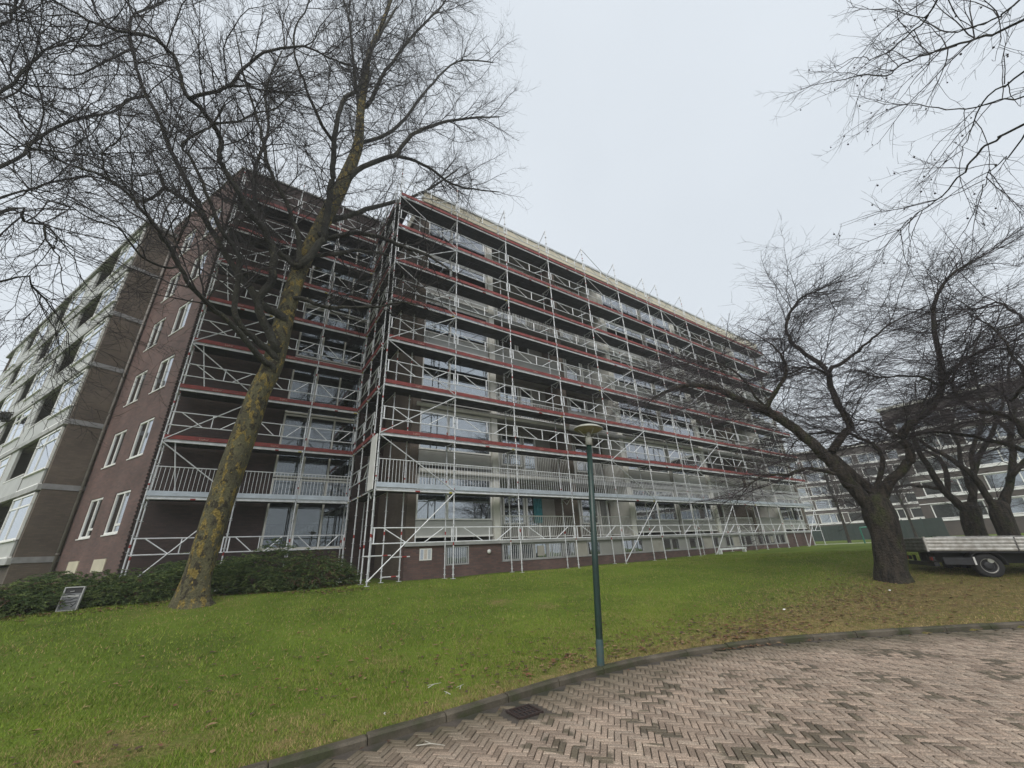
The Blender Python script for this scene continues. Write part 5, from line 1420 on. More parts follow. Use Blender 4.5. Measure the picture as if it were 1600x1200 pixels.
def tree(name, data, label, cat, n2, n3, n4, bark, limb_m, twig_m, seed, L2=(1.6, 3.4), L3=(.7, 1.5), L4=(.25, .6), gn=(.22, .24, .22), up=(.06, .04, .03), group=None, zmin=1.5, balls=0, rt=.0035, drift=None, lim_len=1.0, r2max=.035, flat=1.0):
    rng = np.random.default_rng(seed)
    b = data[0][0]
    root = thing(name, (b[0], b[1], lz(b[0], b[1])), label, cat, group)
    S = catmull(data[0], len(data[0]) * 4)
    if S[-1, 3] > .08:          # rounded crotch instead of an open end
        ax_ = S[-1, :3] - S[-2, :3]; ax_ /= np.linalg.norm(ax_); R_ = S[-1, 3]
        S = np.vstack([S] + [np.r_[S[-1, :3] + ax_ * R_ * u, R_ * w_] for u, w_ in ((.3, .93), (.55, .75), (.72, .5), (.8, .22), (.82, .01))])
    V, F = thick_tube(S, 20, .06, seed, True)
    made = [S[:, :4]]
    put('trunk', np_mesh('trunk', V, F, bark, True), root)
    limbs = []
    for j, l in enumerate(data[1:]):
        # the limb grows out of the nearest wood already there
        pool = np.vstack(made); dd_ = np.linalg.norm(pool[:, :3] - np.array(l[0][:3]), axis=1); k_ = int(np.argmin(dd_))
        if dd_[k_] < 2.5:
            l = [(*pool[k_, :3], min(pool[k_, 3] * .85, l[0][3] * 1.5))] + list(l if dd_[k_] > pool[k_, 3] * .6 else l[1:])
        S = catmull(l, max(14, len(l) * 3)); S[:, 3] *= .86
        made.append(S[:, :4])
        # small kinks along the limb
        S[1:-1, :3] += rng.normal(0, .018, (len(S) - 2, 3))
        V, F = thick_tube(S, 9 if S[0, 3] > .05 else 6, .06, seed + j)
        put('limb', np_mesh('limb', V, F, limb_m, True), root)
        limbs.append(catmull(l, 24))
    up_tr = catmull(data[0], 24)
    st_ = max(3, int(24 * .62))
    ext = catmull(up_tr[st_:], 24)
    A = np.array(limbs + [ext])
    P1, R1 = A[:, :, :3], A[:, :, 3]
    w1 = np.linalg.norm(np.diff(P1, axis=1), axis=2).sum(1)
    p, d, r, t = spawn(P1, R1, n2, .30, 1.0, .85, rng, w1)
    ok = p[:, 2] > zmin; p, d, r, t = p[ok], d[ok], r[ok], t[ok]
    r2 = np.clip(r * .5, .008, r2max)
    l2 = rng.uniform(*L2, len(p)) * (1.15 - .45 * t)
    P2, R2 = grow(p, d, l2, r2, 10, gn[0], up[0], rng, drift=drift, flat=min(1, flat * 1.5))
    # limb tips carry on
    tips = P1[:, -1]; td = P1[:, -1] - P1[:, -3]
    Pt, Rt = grow(tips, td, np.full(len(tips), 1.2), np.clip(R1[:, -1], .007, .02), 10, gn[0], up[0], rng)
    P2 = np.vstack([P2, Pt]); R2 = np.vstack([R2, Rt])
    p, d, r, t = spawn(P2, R2, n3, .12, 1.0, .75, rng)
    P3, R3 = grow(p, d, rng.uniform(*L3, n3), np.clip(r * .6, .0045, .016), 7, gn[1], up[1], rng, drift=drift, flat=flat)
    p, d, r, t = spawn(P3, R3, n4, .1, 1.0, .7, rng)
    P4, R4 = grow(p, d, rng.uniform(*L4, n4), np.clip(r * .65, rt, .007), 5, gn[2], up[2], rng, tip=.6, drift=drift, flat=flat)
    n5 = n4 // 3
    p, d, r, t = spawn(P2, R2, n5, .2, 1.0, .8, rng)
    P5, R5 = grow(p, d, rng.uniform(*L4, n5) * 1.2, np.clip(r * .5, rt, .006), 5, gn[2], up[2], rng, tip=.6, drift=drift, flat=flat)
    off, VV, FF = 0, [], []
    for P, Q, n in ((P2, R2, 5), (P3, R3, 3), (P4, R4, 3), (P5, R5, 3)):
        V, F = tubes(P, Q, n); VV.append(V); FF.append(F + off); off += len(V)
    o = put('crown', np_mesh('crown', np.concatenate(VV), np.concatenate(FF), twig_m, False), root)
    o['kind'] = 'stuff'
    if balls:
        ends = np.vstack([P4[:, -1], P5[:, -1]])
        pk = ends[rng.choice(len(ends), balls)]
        pk = pk[pk[:, 2] > zmin + .5]
        q = MB(); q.lathe([(.0, -1), (.6, -.8), (.95, -.3), (.95, .3), (.6, .8), (0, 1)], 6)
        bv_ = np.array(q.v); bf_ = [f for f in q.f]
        VV = [bv_ * rng.uniform(.014, .021) + c_ + np.array([0, 0, -.05]) for c_ in pk]
        FF = [np.array(bf_) + len(bv_) * k for k in range(len(pk))]
        # each ball hangs on a short stalk
        Ps = np.stack([pk, pk + np.array([0, 0, -.04])], 1); V, F = tubes(Ps, np.full((len(pk), 2), .0025), 3)
        VV.append(V); FF.append(F + len(bv_) * len(pk))
        o = put('seed_balls', np_mesh('seed_balls', np.concatenate(VV), np.concatenate(FF), twig_m), root)
        o['kind'] = 'stuff'
    return root

tree('plane_tree', TREE_PLANE, 'big bare plane tree with flaking yellow-green bark leaning before the stair block', 'tree', 600, 4800, 21000, 'bark_plane', 'bark_limb', 'twig', 3, zmin=3.0, balls=320, L2=(2.0, 4.6), L3=(.8, 2.0), L4=(.25, .75), gn=(.17, .17, .17), up=(.03, .02, .02), rt=.0046, r2max=.024)
tree('plane_tree', TREE_PLANE_LEFT, 'bare plane tree at the far left, only its side branches in view', 'tree', 150, 1300, 5200, 'bark_plane', 'bark_limb', 'twig', 4, zmin=2.5, balls=60, L2=(1.8, 3.8), L3=(.7, 1.8), gn=(.17, .17, .17), up=(.03, .02, .02), rt=.005, r2max=.026)
tree('plane_tree', TREE_PLANE_RIGHT, 'bare plane tree with hanging seed balls overhanging from the upper right', 'tree', 80, 380, 900, 'bark_plane', 'bark_limb', 'twig', 5, zmin=3.4, balls=110, L2=(.9, 2.2), L3=(.4, 1.0), L4=(.12, .32), gn=(.10, .11, .12), up=(-.02, -.01, 0), rt=.003, r2max=.014)
ck = dict(gn=(.12, .12, .14), zmin=1.3, rt=.0040, r2max=.015, up=(.01, .008, .02), flat=.36)
tree('cherry_tree', TREE_CHERRY, 'spreading bare cherry tree with thick forked trunk in front of the flatbed truck', 'tree', 300, 3400, 17000, 'bark_cherry', 'bark_cherry', 'twig_cherry', 6, L2=(1.5, 3.8), L3=(.7, 1.8), L4=(.22, .55), **ck)
tree('cherry_tree', TREE_CHERRY2, 'bare cherry tree just behind the rear of the flatbed truck', 'tree', 90, 650, 2600, 'bark_cherry', 'bark_cherry', 'twig_cherry', 7, L2=(1.6, 3.8), L3=(.8, 1.8), L4=(.25, .6), **ck)
tree('cherry_tree', TREE_CHERRY3, 'bare cherry tree behind the middle of the flatbed truck', 'tree', 90, 650, 2600, 'bark_cherry', 'bark_cherry', 'twig_cherry', 8, L2=(1.6, 3.6), L3=(.8, 1.8), L4=(.25, .6), **ck)
tree('cherry_tree', TREE_CHERRY4, 'bare cherry tree cut by the right edge, its dark limbs reaching in', 'tree', 90, 700, 3200, 'bark_cherry', 'bark_cherry', 'twig_cherry', 9, L2=(1.4, 3.0), L3=(.7, 1.5), L4=(.22, .55), **ck)

# thin young trees farther off, by the far buildings
def young(x, y, hh, seed, label):
    r = random.Random(seed)
    z = lz(x, y)
    tr = [(x, y, z - .15, .16), (x + .03, y, z + .6, .11), (x + .1, y, z + hh * .3, .09), (x - .05, y + .1, z + hh * .55, .07), (x + .1, y, z + hh * .8, .045), (x, y, z + hh, .02)]
    L = [tr]
    for k in range(9):
        a = r.uniform(0, 6.28); z0 = z + hh * r.uniform(.28, .8); l = r.uniform(1.4, 2.6) * (1.2 - (z0 - z) / hh)
        L.append([(x, y, z0, .045), (x + math.cos(a) * l * .5, y + math.sin(a) * l * .5, z0 + l * .45, .03), (x + math.cos(a) * l, y + math.sin(a) * l, z0 + l * 1.1, .012)])
    tree('young_tree', L, label, 'tree', 90, 500, 1600, 'bark_cherry', 'bark_cherry', 'twig_cherry', seed, L2=(.8, 1.9), L3=(.4, .9), L4=(.2, .5), zmin=z + hh * .2, rt=.006)
young(46.5, 15.0, 9.5, 31, 'slender bare young tree just beyond the far end of the scaffolding')
young(52.0, 14.2, 8.0, 32, 'slender bare young tree before the far brown flats, left of the cherry trunk')
young(50.0, 11.2, 8.5, 33, 'slender bare young tree seen right of the forked cherry trunk')

# ------------------------------------------------------------------ juniper shrubs
M['juniper_a'] = mat('juniper_a', (0.090, 0.130, 0.046), (0.050, 0.082, 0.030), 0.8, scale=2.5, spec=.2)
M['juniper_b'] = mat('juniper_b', (0.160, 0.200, 0.066), (0.090, 0.130, 0.042), 0.8, scale=2.5, spec=.2)
M['juniper_dead'] = mat('juniper_dead', (0.115, 0.070, 0.038), (0.070, 0.045, 0.026), 0.85, scale=3)
def juniper(x, y, rx, ry, hh, seed, label, dead=0.02, n_spray=620):
    r = np.random.default_rng(seed)
    z0 = lz(x, y)
    root = thing('juniper_shrub', (x, y, z0), label, 'shrub', 'low junipers along the stair block')
    th = r.uniform(0, 2 * np.pi, n_spray); q = np.sqrt(r.random(n_spray))
    px, py = np.cos(th) * q * rx, np.sin(th) * q * ry
    surf = 1.36 * hh * np.sqrt(np.clip(1 - q ** 2.4, 0, 1)) * (.82 + .36 * np.sin(px * 3.1 + seed) * np.sin(py * 3.7 + 2 * seed))
    pz = surf * r.random(n_spray) ** .55 + .02
    # every spray: a tilted frond with short side needles
    az = th + r.normal(0, .6, n_spray)
    L = r.uniform(.22, .42, n_spray)
    el = r.uniform(-.15, .55, n_spray)
    fdir = np.c_[np.cos(az) * np.cos(el), np.sin(az) * np.cos(el), np.sin(el)]
    side = np.c_[-np.sin(az), np.cos(az), 0 * az]
    m = 34
    tt = np.linspace(.05, 1, m)
    B = np.c_[px + x, py + y, pz + lawn_z(px + x, py + y)]
    ctr = B[:, None, :] + fdir[:, None, :] * (L[:, None] * tt[None, :])[:, :, None]
    ctr[:, :, 2] -= (.10 * tt ** 2)[None, :]
    sg = np.where(np.arange(m) % 2, 1.0, -1.0)[None, :, None]
    ln = (.078 * (1 - .55 * tt))[None, :, None] * r.uniform(.6, 1.3, (n_spray, m, 1))
    ndl = fdir[:, None, :] * .75 + side[:, None, :] * sg * .65 + r.normal(0, .28, (n_spray, m, 3))
    tipp = ctr + ndl * ln
    wv = np.cross(ndl, r.normal(0, 1, (n_spray, m, 3))); wv /= np.linalg.norm(wv, axis=2, keepdims=True) + 1e-9
    P0, P1 = ctr + wv * .0085, ctr - wv * .0085
    V = np.stack([P0, P1, tipp], 2).reshape(-1, 3)
    F = np.arange(len(V)).reshape(-1, 3)
    kind = r.choice(3, n_spray, p=[.58 - dead / 2, .42 - dead / 2, dead])
    o = put('foliage', np_mesh('juniper_foliage', V, F, ['juniper_a', 'juniper_b', 'juniper_dead'], False, np.repeat(kind, m)), root)
    o['kind'] = 'stuff'
    # woody stems from the crown of the root
    qb = MB()
    for k in range(14):
        a = r.uniform(0, 6.28); l = r.uniform(.4, .9)
        p1 = (x + math.cos(a) * rx * l * .5, y + math.sin(a) * ry * l * .5, z0 + hh * .45)
        p2 = (x + math.cos(a) * rx * l, y + math.sin(a) * ry * l, z0 + hh * .5)
        qb.tube((x, y, z0 - .05), p1, .025, 5, r1=.016); qb.tube(p1, p2, .016, 5, r1=.006)
    o = put('stems', qb.mesh('juniper_stems', M['juniper_dead']), root)
JUN = [(2.75, 16.25, 1.25, 1.15, .80, 'juniper shrub with a rusty brown patch at the right end of the bed', .16),
       (1.15, 16.6, 1.35, 1.25, 1.02, 'tall dense juniper right of the big plane trunk, under the stair windows', .02),
       (-.55, 16.7, 1.3, 1.1, .86, 'juniper directly behind the plane trunk', .02),
       (-1.75, 15.7, 1.15, 1.05, .60, 'juniper just left of the plane trunk, before the toothed brick corner', .03),
       (-2.9, 16.5, 1.2, 1.1, .60, 'juniper behind the grey graffiti board, under the white hatches', .02),
       (-3.7, 15.4, 1.15, 1.05, .50, 'low juniper left of the grey graffiti board', .06),
       (-4.95, 15.0, 1.25, 1.0, .45, 'leftmost flat juniper with browning tips at the photo edge', .14),
       (-4.6, 17.2, 1.4, 1.1, .48, 'juniper farthest back, beneath the banded end wall', .03)]
for k, (x, y, rx, ry, hh, lab, dead) in enumerate(JUN):
    juniper(x, y, rx, ry, hh, 50 + k, lab, dead, int(1150 * rx * ry / 1.2))

# ------------------------------------------------------------------ fallen leaves and twigs
M['leaf_a'] = mat('leaf_a', (0.200, 0.085, 0.040), (0.130, 0.055, 0.028), 0.8, scale=30)
M['leaf_b'] = mat('leaf_b', (0.090, 0.050, 0.030), (0.060, 0.034, 0.022), 0.8, scale=30)
M['leaf_c'] = mat('leaf_c', (0.290, 0.190, 0.095), (0.200, 0.125, 0.060), 0.8, scale=30)
def leaves(name, pts, size, label, seed):
    r = np.random.default_rng(seed)
    V, F, mi = [], [], []
    for (x, y, z) in pts:
        a = r.uniform(0, 6.28); s = size * r.uniform(.55, 1.3); cu = r.uniform(.1, .5)
        R2 = np.array([[math.cos(a), -math.sin(a)], [math.sin(a), math.cos(a)]])
        o2 = np.array([(-1, 0), (-.3, .45), (.35, .38), (1, 0), (.3, -.42), (-.35, -.4)]) * s
        o2 = o2 @ R2.T
        i = len(V)
        for k, (u, v) in enumerate(o2): V.append((x + u, y + v, z + .006 + (cu * s * .6 if k in (1, 2) else (cu * s * .35 if k in (4, 5) else .0)) * r.uniform(.5, 1.2)))
        F += [(i, i + 1, i + 2, i + 3), (i, i + 3, i + 4, i + 5)]
        c = r.choice(3, p=[.4, .4, .2]); mi += [c, c]
    o = put(name, np_mesh(name, np.array(V), np.array(F), ['leaf_a', 'leaf_b', 'leaf_c'], False, mi))
    tag(o, label, 'leaves', kind='stuff')
    return o
r_ = np.random.default_rng(21)
pts = []
def scatter(n, cx, cy, sx, sy, dmin=.2):
    k = 0
    while k < n:
        x, y = r_.normal(cx, sx), r_.normal(cy, sy)
        if kerb_dist(np.array([x]), np.array([y]))[0] > dmin: pts.append((x, y, lz(x, y) + .02)); k += 1
scatter(1300, 12.0, 4.3, 3.4, 1.1); scatter(420, 14.5, 4.6, 1.5, .9); scatter(500, 4.0, 8.0, 4.5, 2.6); scatter(260, 8.2, 4.75, 1.0, .3, .06); scatter(300, 7.5, 5.3, 1.8, .5); scatter(160, 4.8, 5.5, .9, .35); scatter(160, 3.0, 6.6, 2.6, 1.0); scatter(300, 17, 2.5, 3, 1.5)
leaves('fallen_leaves', pts, .042, 'brown leaves strewn over the lawn under the cherry and by the kerb', 1)
pts = []
for k in range(420):
    x = r_.uniform(-4.5, 3.9); y = 14.1 + 1.5 * math.exp(-((x - .2) / 1.2) ** 2) + r_.normal(0, .16)
    pts.append((x, y, lz(x, y) + .01))
for k in range(120):
    x, y = r_.normal(3.5, .5), r_.normal(15.6, .5); pts.append((x, y, lz(x, y) + .01))
leaves('fallen_leaves', pts, .055, 'russet leaves gathered along the front of the juniper bed', 2)
pts = []
for k in range(150):
    i = r_.integers(0, len(ks) - 1)
    if not (0.4 < ks[i, 0] < 14): continue
    d = abs(r_.normal(.10, .05)) + .07
    x, y = ks[i] - kn[i] * d
    pts.append((x, y, ROAD_Z + .012))
for k in range(60):
    x, y = r_.normal(7.6, .35), 0; y = 4.50 - .42 * (x - 7.6) + r_.normal(-.12, .05); pts.append((x, y, ROAD_Z + .015))
leaves('fallen_leaves', pts, .035, 'rusty leaves lying in the gutter along the kerb', 3)
# pale forked twigs dropped on the grass and one on the road
M['pale_twig'] = mat('pale_twig', (0.52, 0.50, 0.44), (0.40, 0.38, 0.32), .8)
TW = [(2.55, 5.75, 20, .22, 'pale forked twig on the grass, farthest from the kerb'), (2.80, 5.48, 50, .18, 'pale forked twig on the grass, nearest the lamp post'), (2.55, 5.38, 100, .15, 'pale short twig on the grass, lowest of the three'), (1.95, 4.45, -40, .28, 'long pale forked twig lying on the road bricks'),
      (1.75, 5.22, 70, .06, 'small pale stick on the grass just above the kerb')]
for x, y, a, L, lab in TW:
    q = MB(); z = (lz(x, y) + .05) if kerb_dist(np.array([x]), np.array([y]))[0] > .15 else ROAD_Z + .012
    q.tube((-L / 2, 0, 0), (0, .008, .012), .0045, 5); q.tube((0, .008, .012), (L / 2, -.01, .004), .004, 5, r1=.002); q.tube((0, .008, .012), (-L * .3, L * .3, .006), .0035, 5, r1=.002)
    tag(put('twig', q.mesh('fallen_twig', M['pale_twig']), None, T(x, y, z) @ Matrix.Rotation(R(a), 4, 'Z')), lab, 'twig', 'pale twigs on the ground')
for (x, y, lab) in ((10.9, 5.2, 'crumpled white paper scrap on the worn grass'), (14.9, 4.3, 'pale litter scrap on the grass before the cherry trunk')):
    q = MB(); q.v = [(-.07, -.03, 0), (.06, -.04, .02), (.08, .03, .0), (.0, .05, .03), (-.06, .03, .01), (0, 0, .045)]
    q.f = [(0, 1, 5), (1, 2, 5), (2, 3, 5), (3, 4, 5), (4, 0, 5), (4, 3, 2, 1, 0)]; q.m = [0] * 6
    tag(put('paper_scrap', q.mesh('paper_scrap', M['white_paint']), None, T(x, y, lz(x, y) + .03) @ Matrix.Scale(.55, 4)), lab, 'litter', 'litter scraps')

# ------------------------------------------------------------------ lamp post
lb = Vector((4.90, 5.12, -.80)); lt = Vector((5.075, 4.945, 2.79))
ax = (lt - lb).normalized()
LQ = ax.to_track_quat('Z', 'X').to_matrix().to_4x4()
LM = Matrix.Translation(lb) @ LQ
H = (lt - lb).length
lamp = thing('lamp_post', tuple(lb), 'dark green street lamp with a flat pale dish head, standing by the kerb', 'lamp post')
q = MB(); q.lathe([(.056, -.1), (.056, .28), (.052, .30)], 20, m=0); q.lathe([(.052, .30), (.050, 1.2), (.046, H - .34), (.0, H - .339)], 20, m=1)
M['lamp_foot'] = mat('lamp_foot', (0.030, 0.075, 0.075), (0.05, 0.07, 0.065), .6, scale=14)
put('post', q.mesh('post', ['lamp_foot', 'lamp_green'], True), lamp, LM)
q = MB(); q.lathe([(.0, H - .338), (.060, H - .338), (.060, H - .215), (.055, H - .205), (.045, H - .20), (0, H - .199)], 20)
put('collar', q.mesh('collar', M['lamp_white'], True), lamp, LM)
q = MB(); q.lathe([(.26, H - .045), (.262, H - .030), (.20, H + .005), (.10, H + .028), (0, H + .034)], 32, m=0)
put('dish', q.mesh('dish', M['lamp_white'], True), lamp, LM)
q = MB(); q.lathe([(.0, H - .10), (.12, H - .095), (.20, H - .075), (.255, H - .046)], 32, m=0)
put('reflector', q.mesh('reflector', M['lamp_under'], True), lamp, LM)
for k in range(4):
    a = k * math.pi / 2 + .5
    q = MB(); q.tube((.05 * math.cos(a), .05 * math.sin(a), H - .20), (.20 * math.cos(a), .20 * math.sin(a), H - .072), .006, 6); put('strut', q.mesh('strut', M['lamp_white']), lamp, LM)
q = MB(); q.lathe([(0, H - .2), (.03, H - .2), (.03, H - .1), (0, H - .1)], 12); put('bulb', q.mesh('bulb', M['lamp_white'], True), lamp, LM)
q = MB()
for k in range(5):
    a0 = -2.25 + k * .16; a1 = a0 + .16
    q.v += [(.0505 * math.cos(a), .0505 * math.sin(a), z) for a in (a0, a1) for z in (2.02, 2.14)]
    i = k * 4; q.f.append((i, i + 2, i + 3, i + 1)); q.m.append(0)
put('sticker', q.mesh('sticker', M['white_paint']), lamp, LM)

# ------------------------------------------------------------------ graffiti-marked grey board in front of the junipers
cb = thing('sign_board', (-2.80, 14.55, lz(-2.8, 14.55)), 'small grey framed board with black graffiti in front of the junipers', 'sign')
CM = Matrix.Translation((-2.83, 14.5, lz(-2.8, 14.5) - .03)) @ Matrix.Rotation(R(-14), 4, 'Z') @ Matrix.Rotation(R(-8), 4, 'X') @ Matrix.Scale(.64, 4)
q = MB(); q.box(-.25, .25, 0, .05, .08, .62); put('panel', q.mesh('panel', M['board_grey']), cb, CM)
q = MB(); q.frame(-.29, .29, .04, .84, .035, -.02, .07); put('frame', q.mesh('board_frame', M['concrete']), cb, CM)
q = MB(); q.box(-.255, .255, .02, .06, .625, .80); put('dark_opening', q.mesh('opening', M['black']), cb, CM)
q = MB(); q.box(-.25, .20, -.012, .03, .50, .56); put('ledge', q.mesh('ledge', M['concrete']), cb, CM)
for k, st in enumerate([[(-.2, .56), (-.1, .60), (.02, .57), (.1, .545)], [(-.19, .36), (-.13, .42), (.0, .40), (.12, .46), (.2, .45)], [(-.21, .33), (-.05, .31), (.1, .33), (.21, .36)], [(-.2, .12), (-.215, .26)], [(.1, .16), (.2, .3)], [(.05, .28), (.14, .22)], [(-.1, .68), (.02, .69)]]):
    q = MB()
    for (x0, z0), (x1, z1) in zip(st[:-1], st[1:]): q.tube((x0, -.004, z0), (x1, -.004, z1), .013, 5)
    put('graffiti_stroke', q.mesh('graffiti', M['black'] if k != 6 else M['concrete']), cb, CM)
for x in (-.27, .27):
    q = MB(); q.box(x - .02, x + .02, .0, .04, -.25, .04); put('leg', q.mesh('board_leg', M['concrete']), cb, CM)

# ------------------------------------------------------------------ flatbed truck
tf = Vector((.548, -.837, 0)).normalized()      # heading
wheel = Vector((18.87, 2.86, 0))
tz0 = -.60
truck = thing('flatbed_truck', (wheel.x, wheel.y, tz0), 'dark flatbed truck with ribbed aluminium drop sides parked on the grass', 'truck')
# local frame: x forward, y to the truck's left (away from the camera), z up; origin below the near rear wheel
ang = math.atan2(tf.y, tf.x)
TM = Matrix.Translation((wheel.x, wheel.y, tz0)) @ Matrix.Rotation(ang, 4, 'Z') @ Matrix.Rotation(R(2.6), 4, 'Y')
RB = -1.32            # rear end of the bed
BLN = 4.1
bz = .76
def ribbed(L, hh, n=4):
    """aluminium drop side: hollow profile with rounded ribs, outside towards -y"""
    q = MB()
    prof = [(0.02, 0)]
    for k in range(n):
        z0, z1 = hh * k / n, hh * (k + 1) / n
        prof += [(-.006, z0 + .012), (-.016, z0 + .03), (-.016, z1 - .03), (-.006, z1 - .012)]
    prof += [(.02, hh)]
    N = len(prof)
    for x in (0, L): q.v += [(x, y, z) for y, z in prof]
    for k in range(N - 1): q.f.append((k, N + k, N + k + 1, k + 1)); q.m.append(0)
    q.f.append((0, N - 1, 2 * N - 1, N)); q.m.append(0)
    q.f += [tuple(range(N)), tuple(reversed(range(N, 2 * N)))]; q.m += [0, 0]
    return q
q = MB(); q.box(RB, RB + BLN, .03, 2.02, bz - .06, bz); put('bed', q.mesh('bed', M['dark_metal']), truck, TM)
put('side_board', ribbed(BLN / 2 - .02, .39).mesh('side_board', M['alu']), truck, TM @ T(RB, 0, bz - .02))
put('side_board', ribbed(BLN / 2 - .02, .39).mesh('side_board', M['alu']), truck, TM @ T(RB + BLN / 2 + .02, 0, bz - .02))
put('side_board', ribbed(BLN, .39).mesh('side_board', M['alu']), truck, TM @ T(RB + BLN, 2.05, bz - .02) @ Matrix.Rotation(math.pi, 4, 'Z'))
M['alu_dull'] = mat('alu_dull', (0.22, 0.22, 0.21), (0.13, 0.13, 0.125), 0.6, 0.3, scale=6)
put('tail_board', ribbed(1.98, .39).mesh('tail_board', M['alu_dull']), truck, TM @ T(RB - .02, 2.02, bz - .02) @ Matrix.Rotation(R(-90), 4, 'Z'))
q = MB(); q.box(RB + BLN, RB + BLN + .05, .03, 2.02, bz, bz + 1.0); put('head_board', q.mesh('head_board', M['alu']), truck, TM)
q = MB(); q.box(RB - .02, RB + .03, -.02, .03, bz - .03, bz + .40); put('corner_post', q.mesh('corner_post', M['alu']), truck, TM)
q = MB(); q.box(RB - .02, RB + .03, 2.02, 2.07, bz - .03, bz + .40); put('corner_post', q.mesh('corner_post', M['alu']), truck, TM)
q = MB(); q.box(RB + .3, RB + 6.4, .55, .67, .40, .68); q.box(RB + .3, RB + 6.4, 1.38, 1.50, .40, .68)
for k in range(5): q.box(RB + .5 + k * .9, RB + .6 + k * .9, .672, 1.378, .50, .66)
put('chassis', q.mesh('chassis', M['black']), truck, TM)
q = MB(); q.box(RB + .10, RB + .22, .15, 1.90, .30, .42); q.box(RB + .14, RB + .2, .5, .58, .421, .6); q.box(RB + .14, RB + .2, 1.48, 1.56, .421, .6); put('under_run_bar', q.mesh('under_run_bar', M['black']), truck, TM)
q = MB(); q.box(RB + .30, RB + 1.05, .02, .05, .36, .56); put('side_guard', q.mesh('side_guard', M['dark_metal']), truck, TM)
q = MB(); q.box(RB + .98, RB + 1.02, .0, .018, .36, .58); put('side_marker', q.mesh('side_marker', M['white_paint']), truck, TM)
q = MB(); q.box(RB + .08, RB + .14, .08, .42, .46, .58, 0); q.box(RB + .066, RB + .079, .09, .25, .47, .57, 1); put('tail_lamp', q.mesh('tail_lamp', ['black', 'tape_red']), truck, TM)
q = MB(); q.box(RB + .08, RB + .14, 1.62, 1.96, .46, .58, 0); q.box(RB + .066, RB + .079, 1.7, 1.95, .47, .57, 1); put('tail_lamp', q.mesh('tail_lamp', ['black', 'tape_red']), truck, TM)
q = MB(); q.tube((RB + 1.4, .10, .48), (RB + 1.4, .34, .48), .07, 10); put('reflector_can', q.mesh('can', M['lamp_white']), truck, TM)
# mudguard arch
q = MB(); n = 14
for k in range(n + 1):
    a = math.pi * (.02 + .96 * k / n)
    q.v += [(-math.cos(a) * .43, .06, .34 + math.sin(a) * .43), (-math.cos(a) * .43, .42, .34 + math.sin(a) * .43), (-math.cos(a) * .40, .42, .34 + math.sin(a) * .40), (-math.cos(a) * .40, .06, .34 + math.sin(a) * .40)]
for k in range(n):
    for e in range(4): q.f.append((4 * k + e, 4 * k + (e + 1) % 4, 4 * k + 4 + (e + 1) % 4, 4 * k + 4 + e)); q.m.append(0)
mg = q.mesh('mudguard', M['black'], True)
put('mudguard', mg, truck, TM); put('mudguard', mg, truck, TM @ T(0, 1.57, 0))
def tyre_me():
    q = MB(); q.lathe([(.205, -.11), (.29, -.118), (.325, -.10), (.338, -.06), (.338, .06), (.325, .10), (.29, .118), (.205, .11)], 32); return q.mesh('tyre', M['rubber'], True)
def rim_me():
    q = MB()
    q.lathe([(.206, -.10), (.206, .088), (.188, .092), (.165, .06), (.125, .055), (.105, .085), (.06, .095), (0, .096)], 32, m=0)
    q.lathe([(.198, .0905), (.207, .089), (.207, .080)], 32, m=1)
    for k in range(16):
        a = k * math.pi / 8; q.tube((.145 * math.cos(a), .145 * math.sin(a), .05), (.145 * math.cos(a), .145 * math.sin(a), .068), .014, 6, m=2)
    q.lathe([(.180, .088), (.190, .0935)], 32, m=1)
    return q.mesh('rim', ['dark_metal', 'alu', 'black'], False)
ty, ri = tyre_me(), rim_me()
for (x, y) in ((0, .20), (0, 1.85), (3.65, .22), (3.65, 1.83)):
    fl = math.pi if y > 1 else 0
    WM = TM @ T(x, y, .338) @ Matrix.Rotation(fl, 4, 'Z') @ Matrix.Rotation(R(90), 4, 'X')
    wh = put('wheel', ty, truck, WM)
    put('rim', ri, wh, WM)
# cab (ahead of the bed)
cabp = [(2.38, .42), (4.55, .42), (4.62, .80), (4.52, 1.10), (3.95, 1.28), (3.35, 2.10), (2.55, 2.18), (2.38, 2.1)]
M['cab_paint'] = mat('cab_paint', (0.05, 0.06, 0.09), (0.045, 0.055, 0.085), .3, .1, scale=2)
q = MB(); q.prism(cabp, .06, 2.0); put('cab', q.mesh('cab', M['cab_paint']), truck, TM)
q = MB(); q.prism([(2.62, 1.30), (3.75, 1.30), (3.28, 1.98), (2.62, 2.02)], .045, .058); put('side_window', q.mesh('side_window', M['glass']), truck, TM)
q = MB(); q.prism([(2.62, 1.30), (3.75, 1.30), (3.28, 1.98), (2.62, 2.02)], 2.002, 2.015); put('side_window', q.mesh('side_window', M['glass']), truck, TM)
# slotted beam lying on the bed
q = MB(); q.box(0, 3.0, 0, .25, 0, .12, 0)
for k in range(6): q.box(.62 + k * .42, .86 + k * .42, -.004, -.001, .035, .09, 1)
q.box(.28, .50, -.005, -.001, .01, .11, 2)
sb = put('slotted_beam', q.mesh('slotted_beam', ['alu', 'black', 'white_paint']), None, TM @ T(RB + .95, 1.55, bz + .30))
q2 = MB()
tag(sb, 'pale metal beam with dark oval slots laid across the truck bed', 'beam')
q = MB(); q.box(RB + .95, RB + 1.25, 1.5, 1.9, bz + .002, bz + .298); q.box(RB + 3.5, RB + 3.8, 1.5, 1.9, bz + .002, bz + .298)
lt_ = put('timber_block', q.mesh('timber_block', M['pipe']), truck, TM)

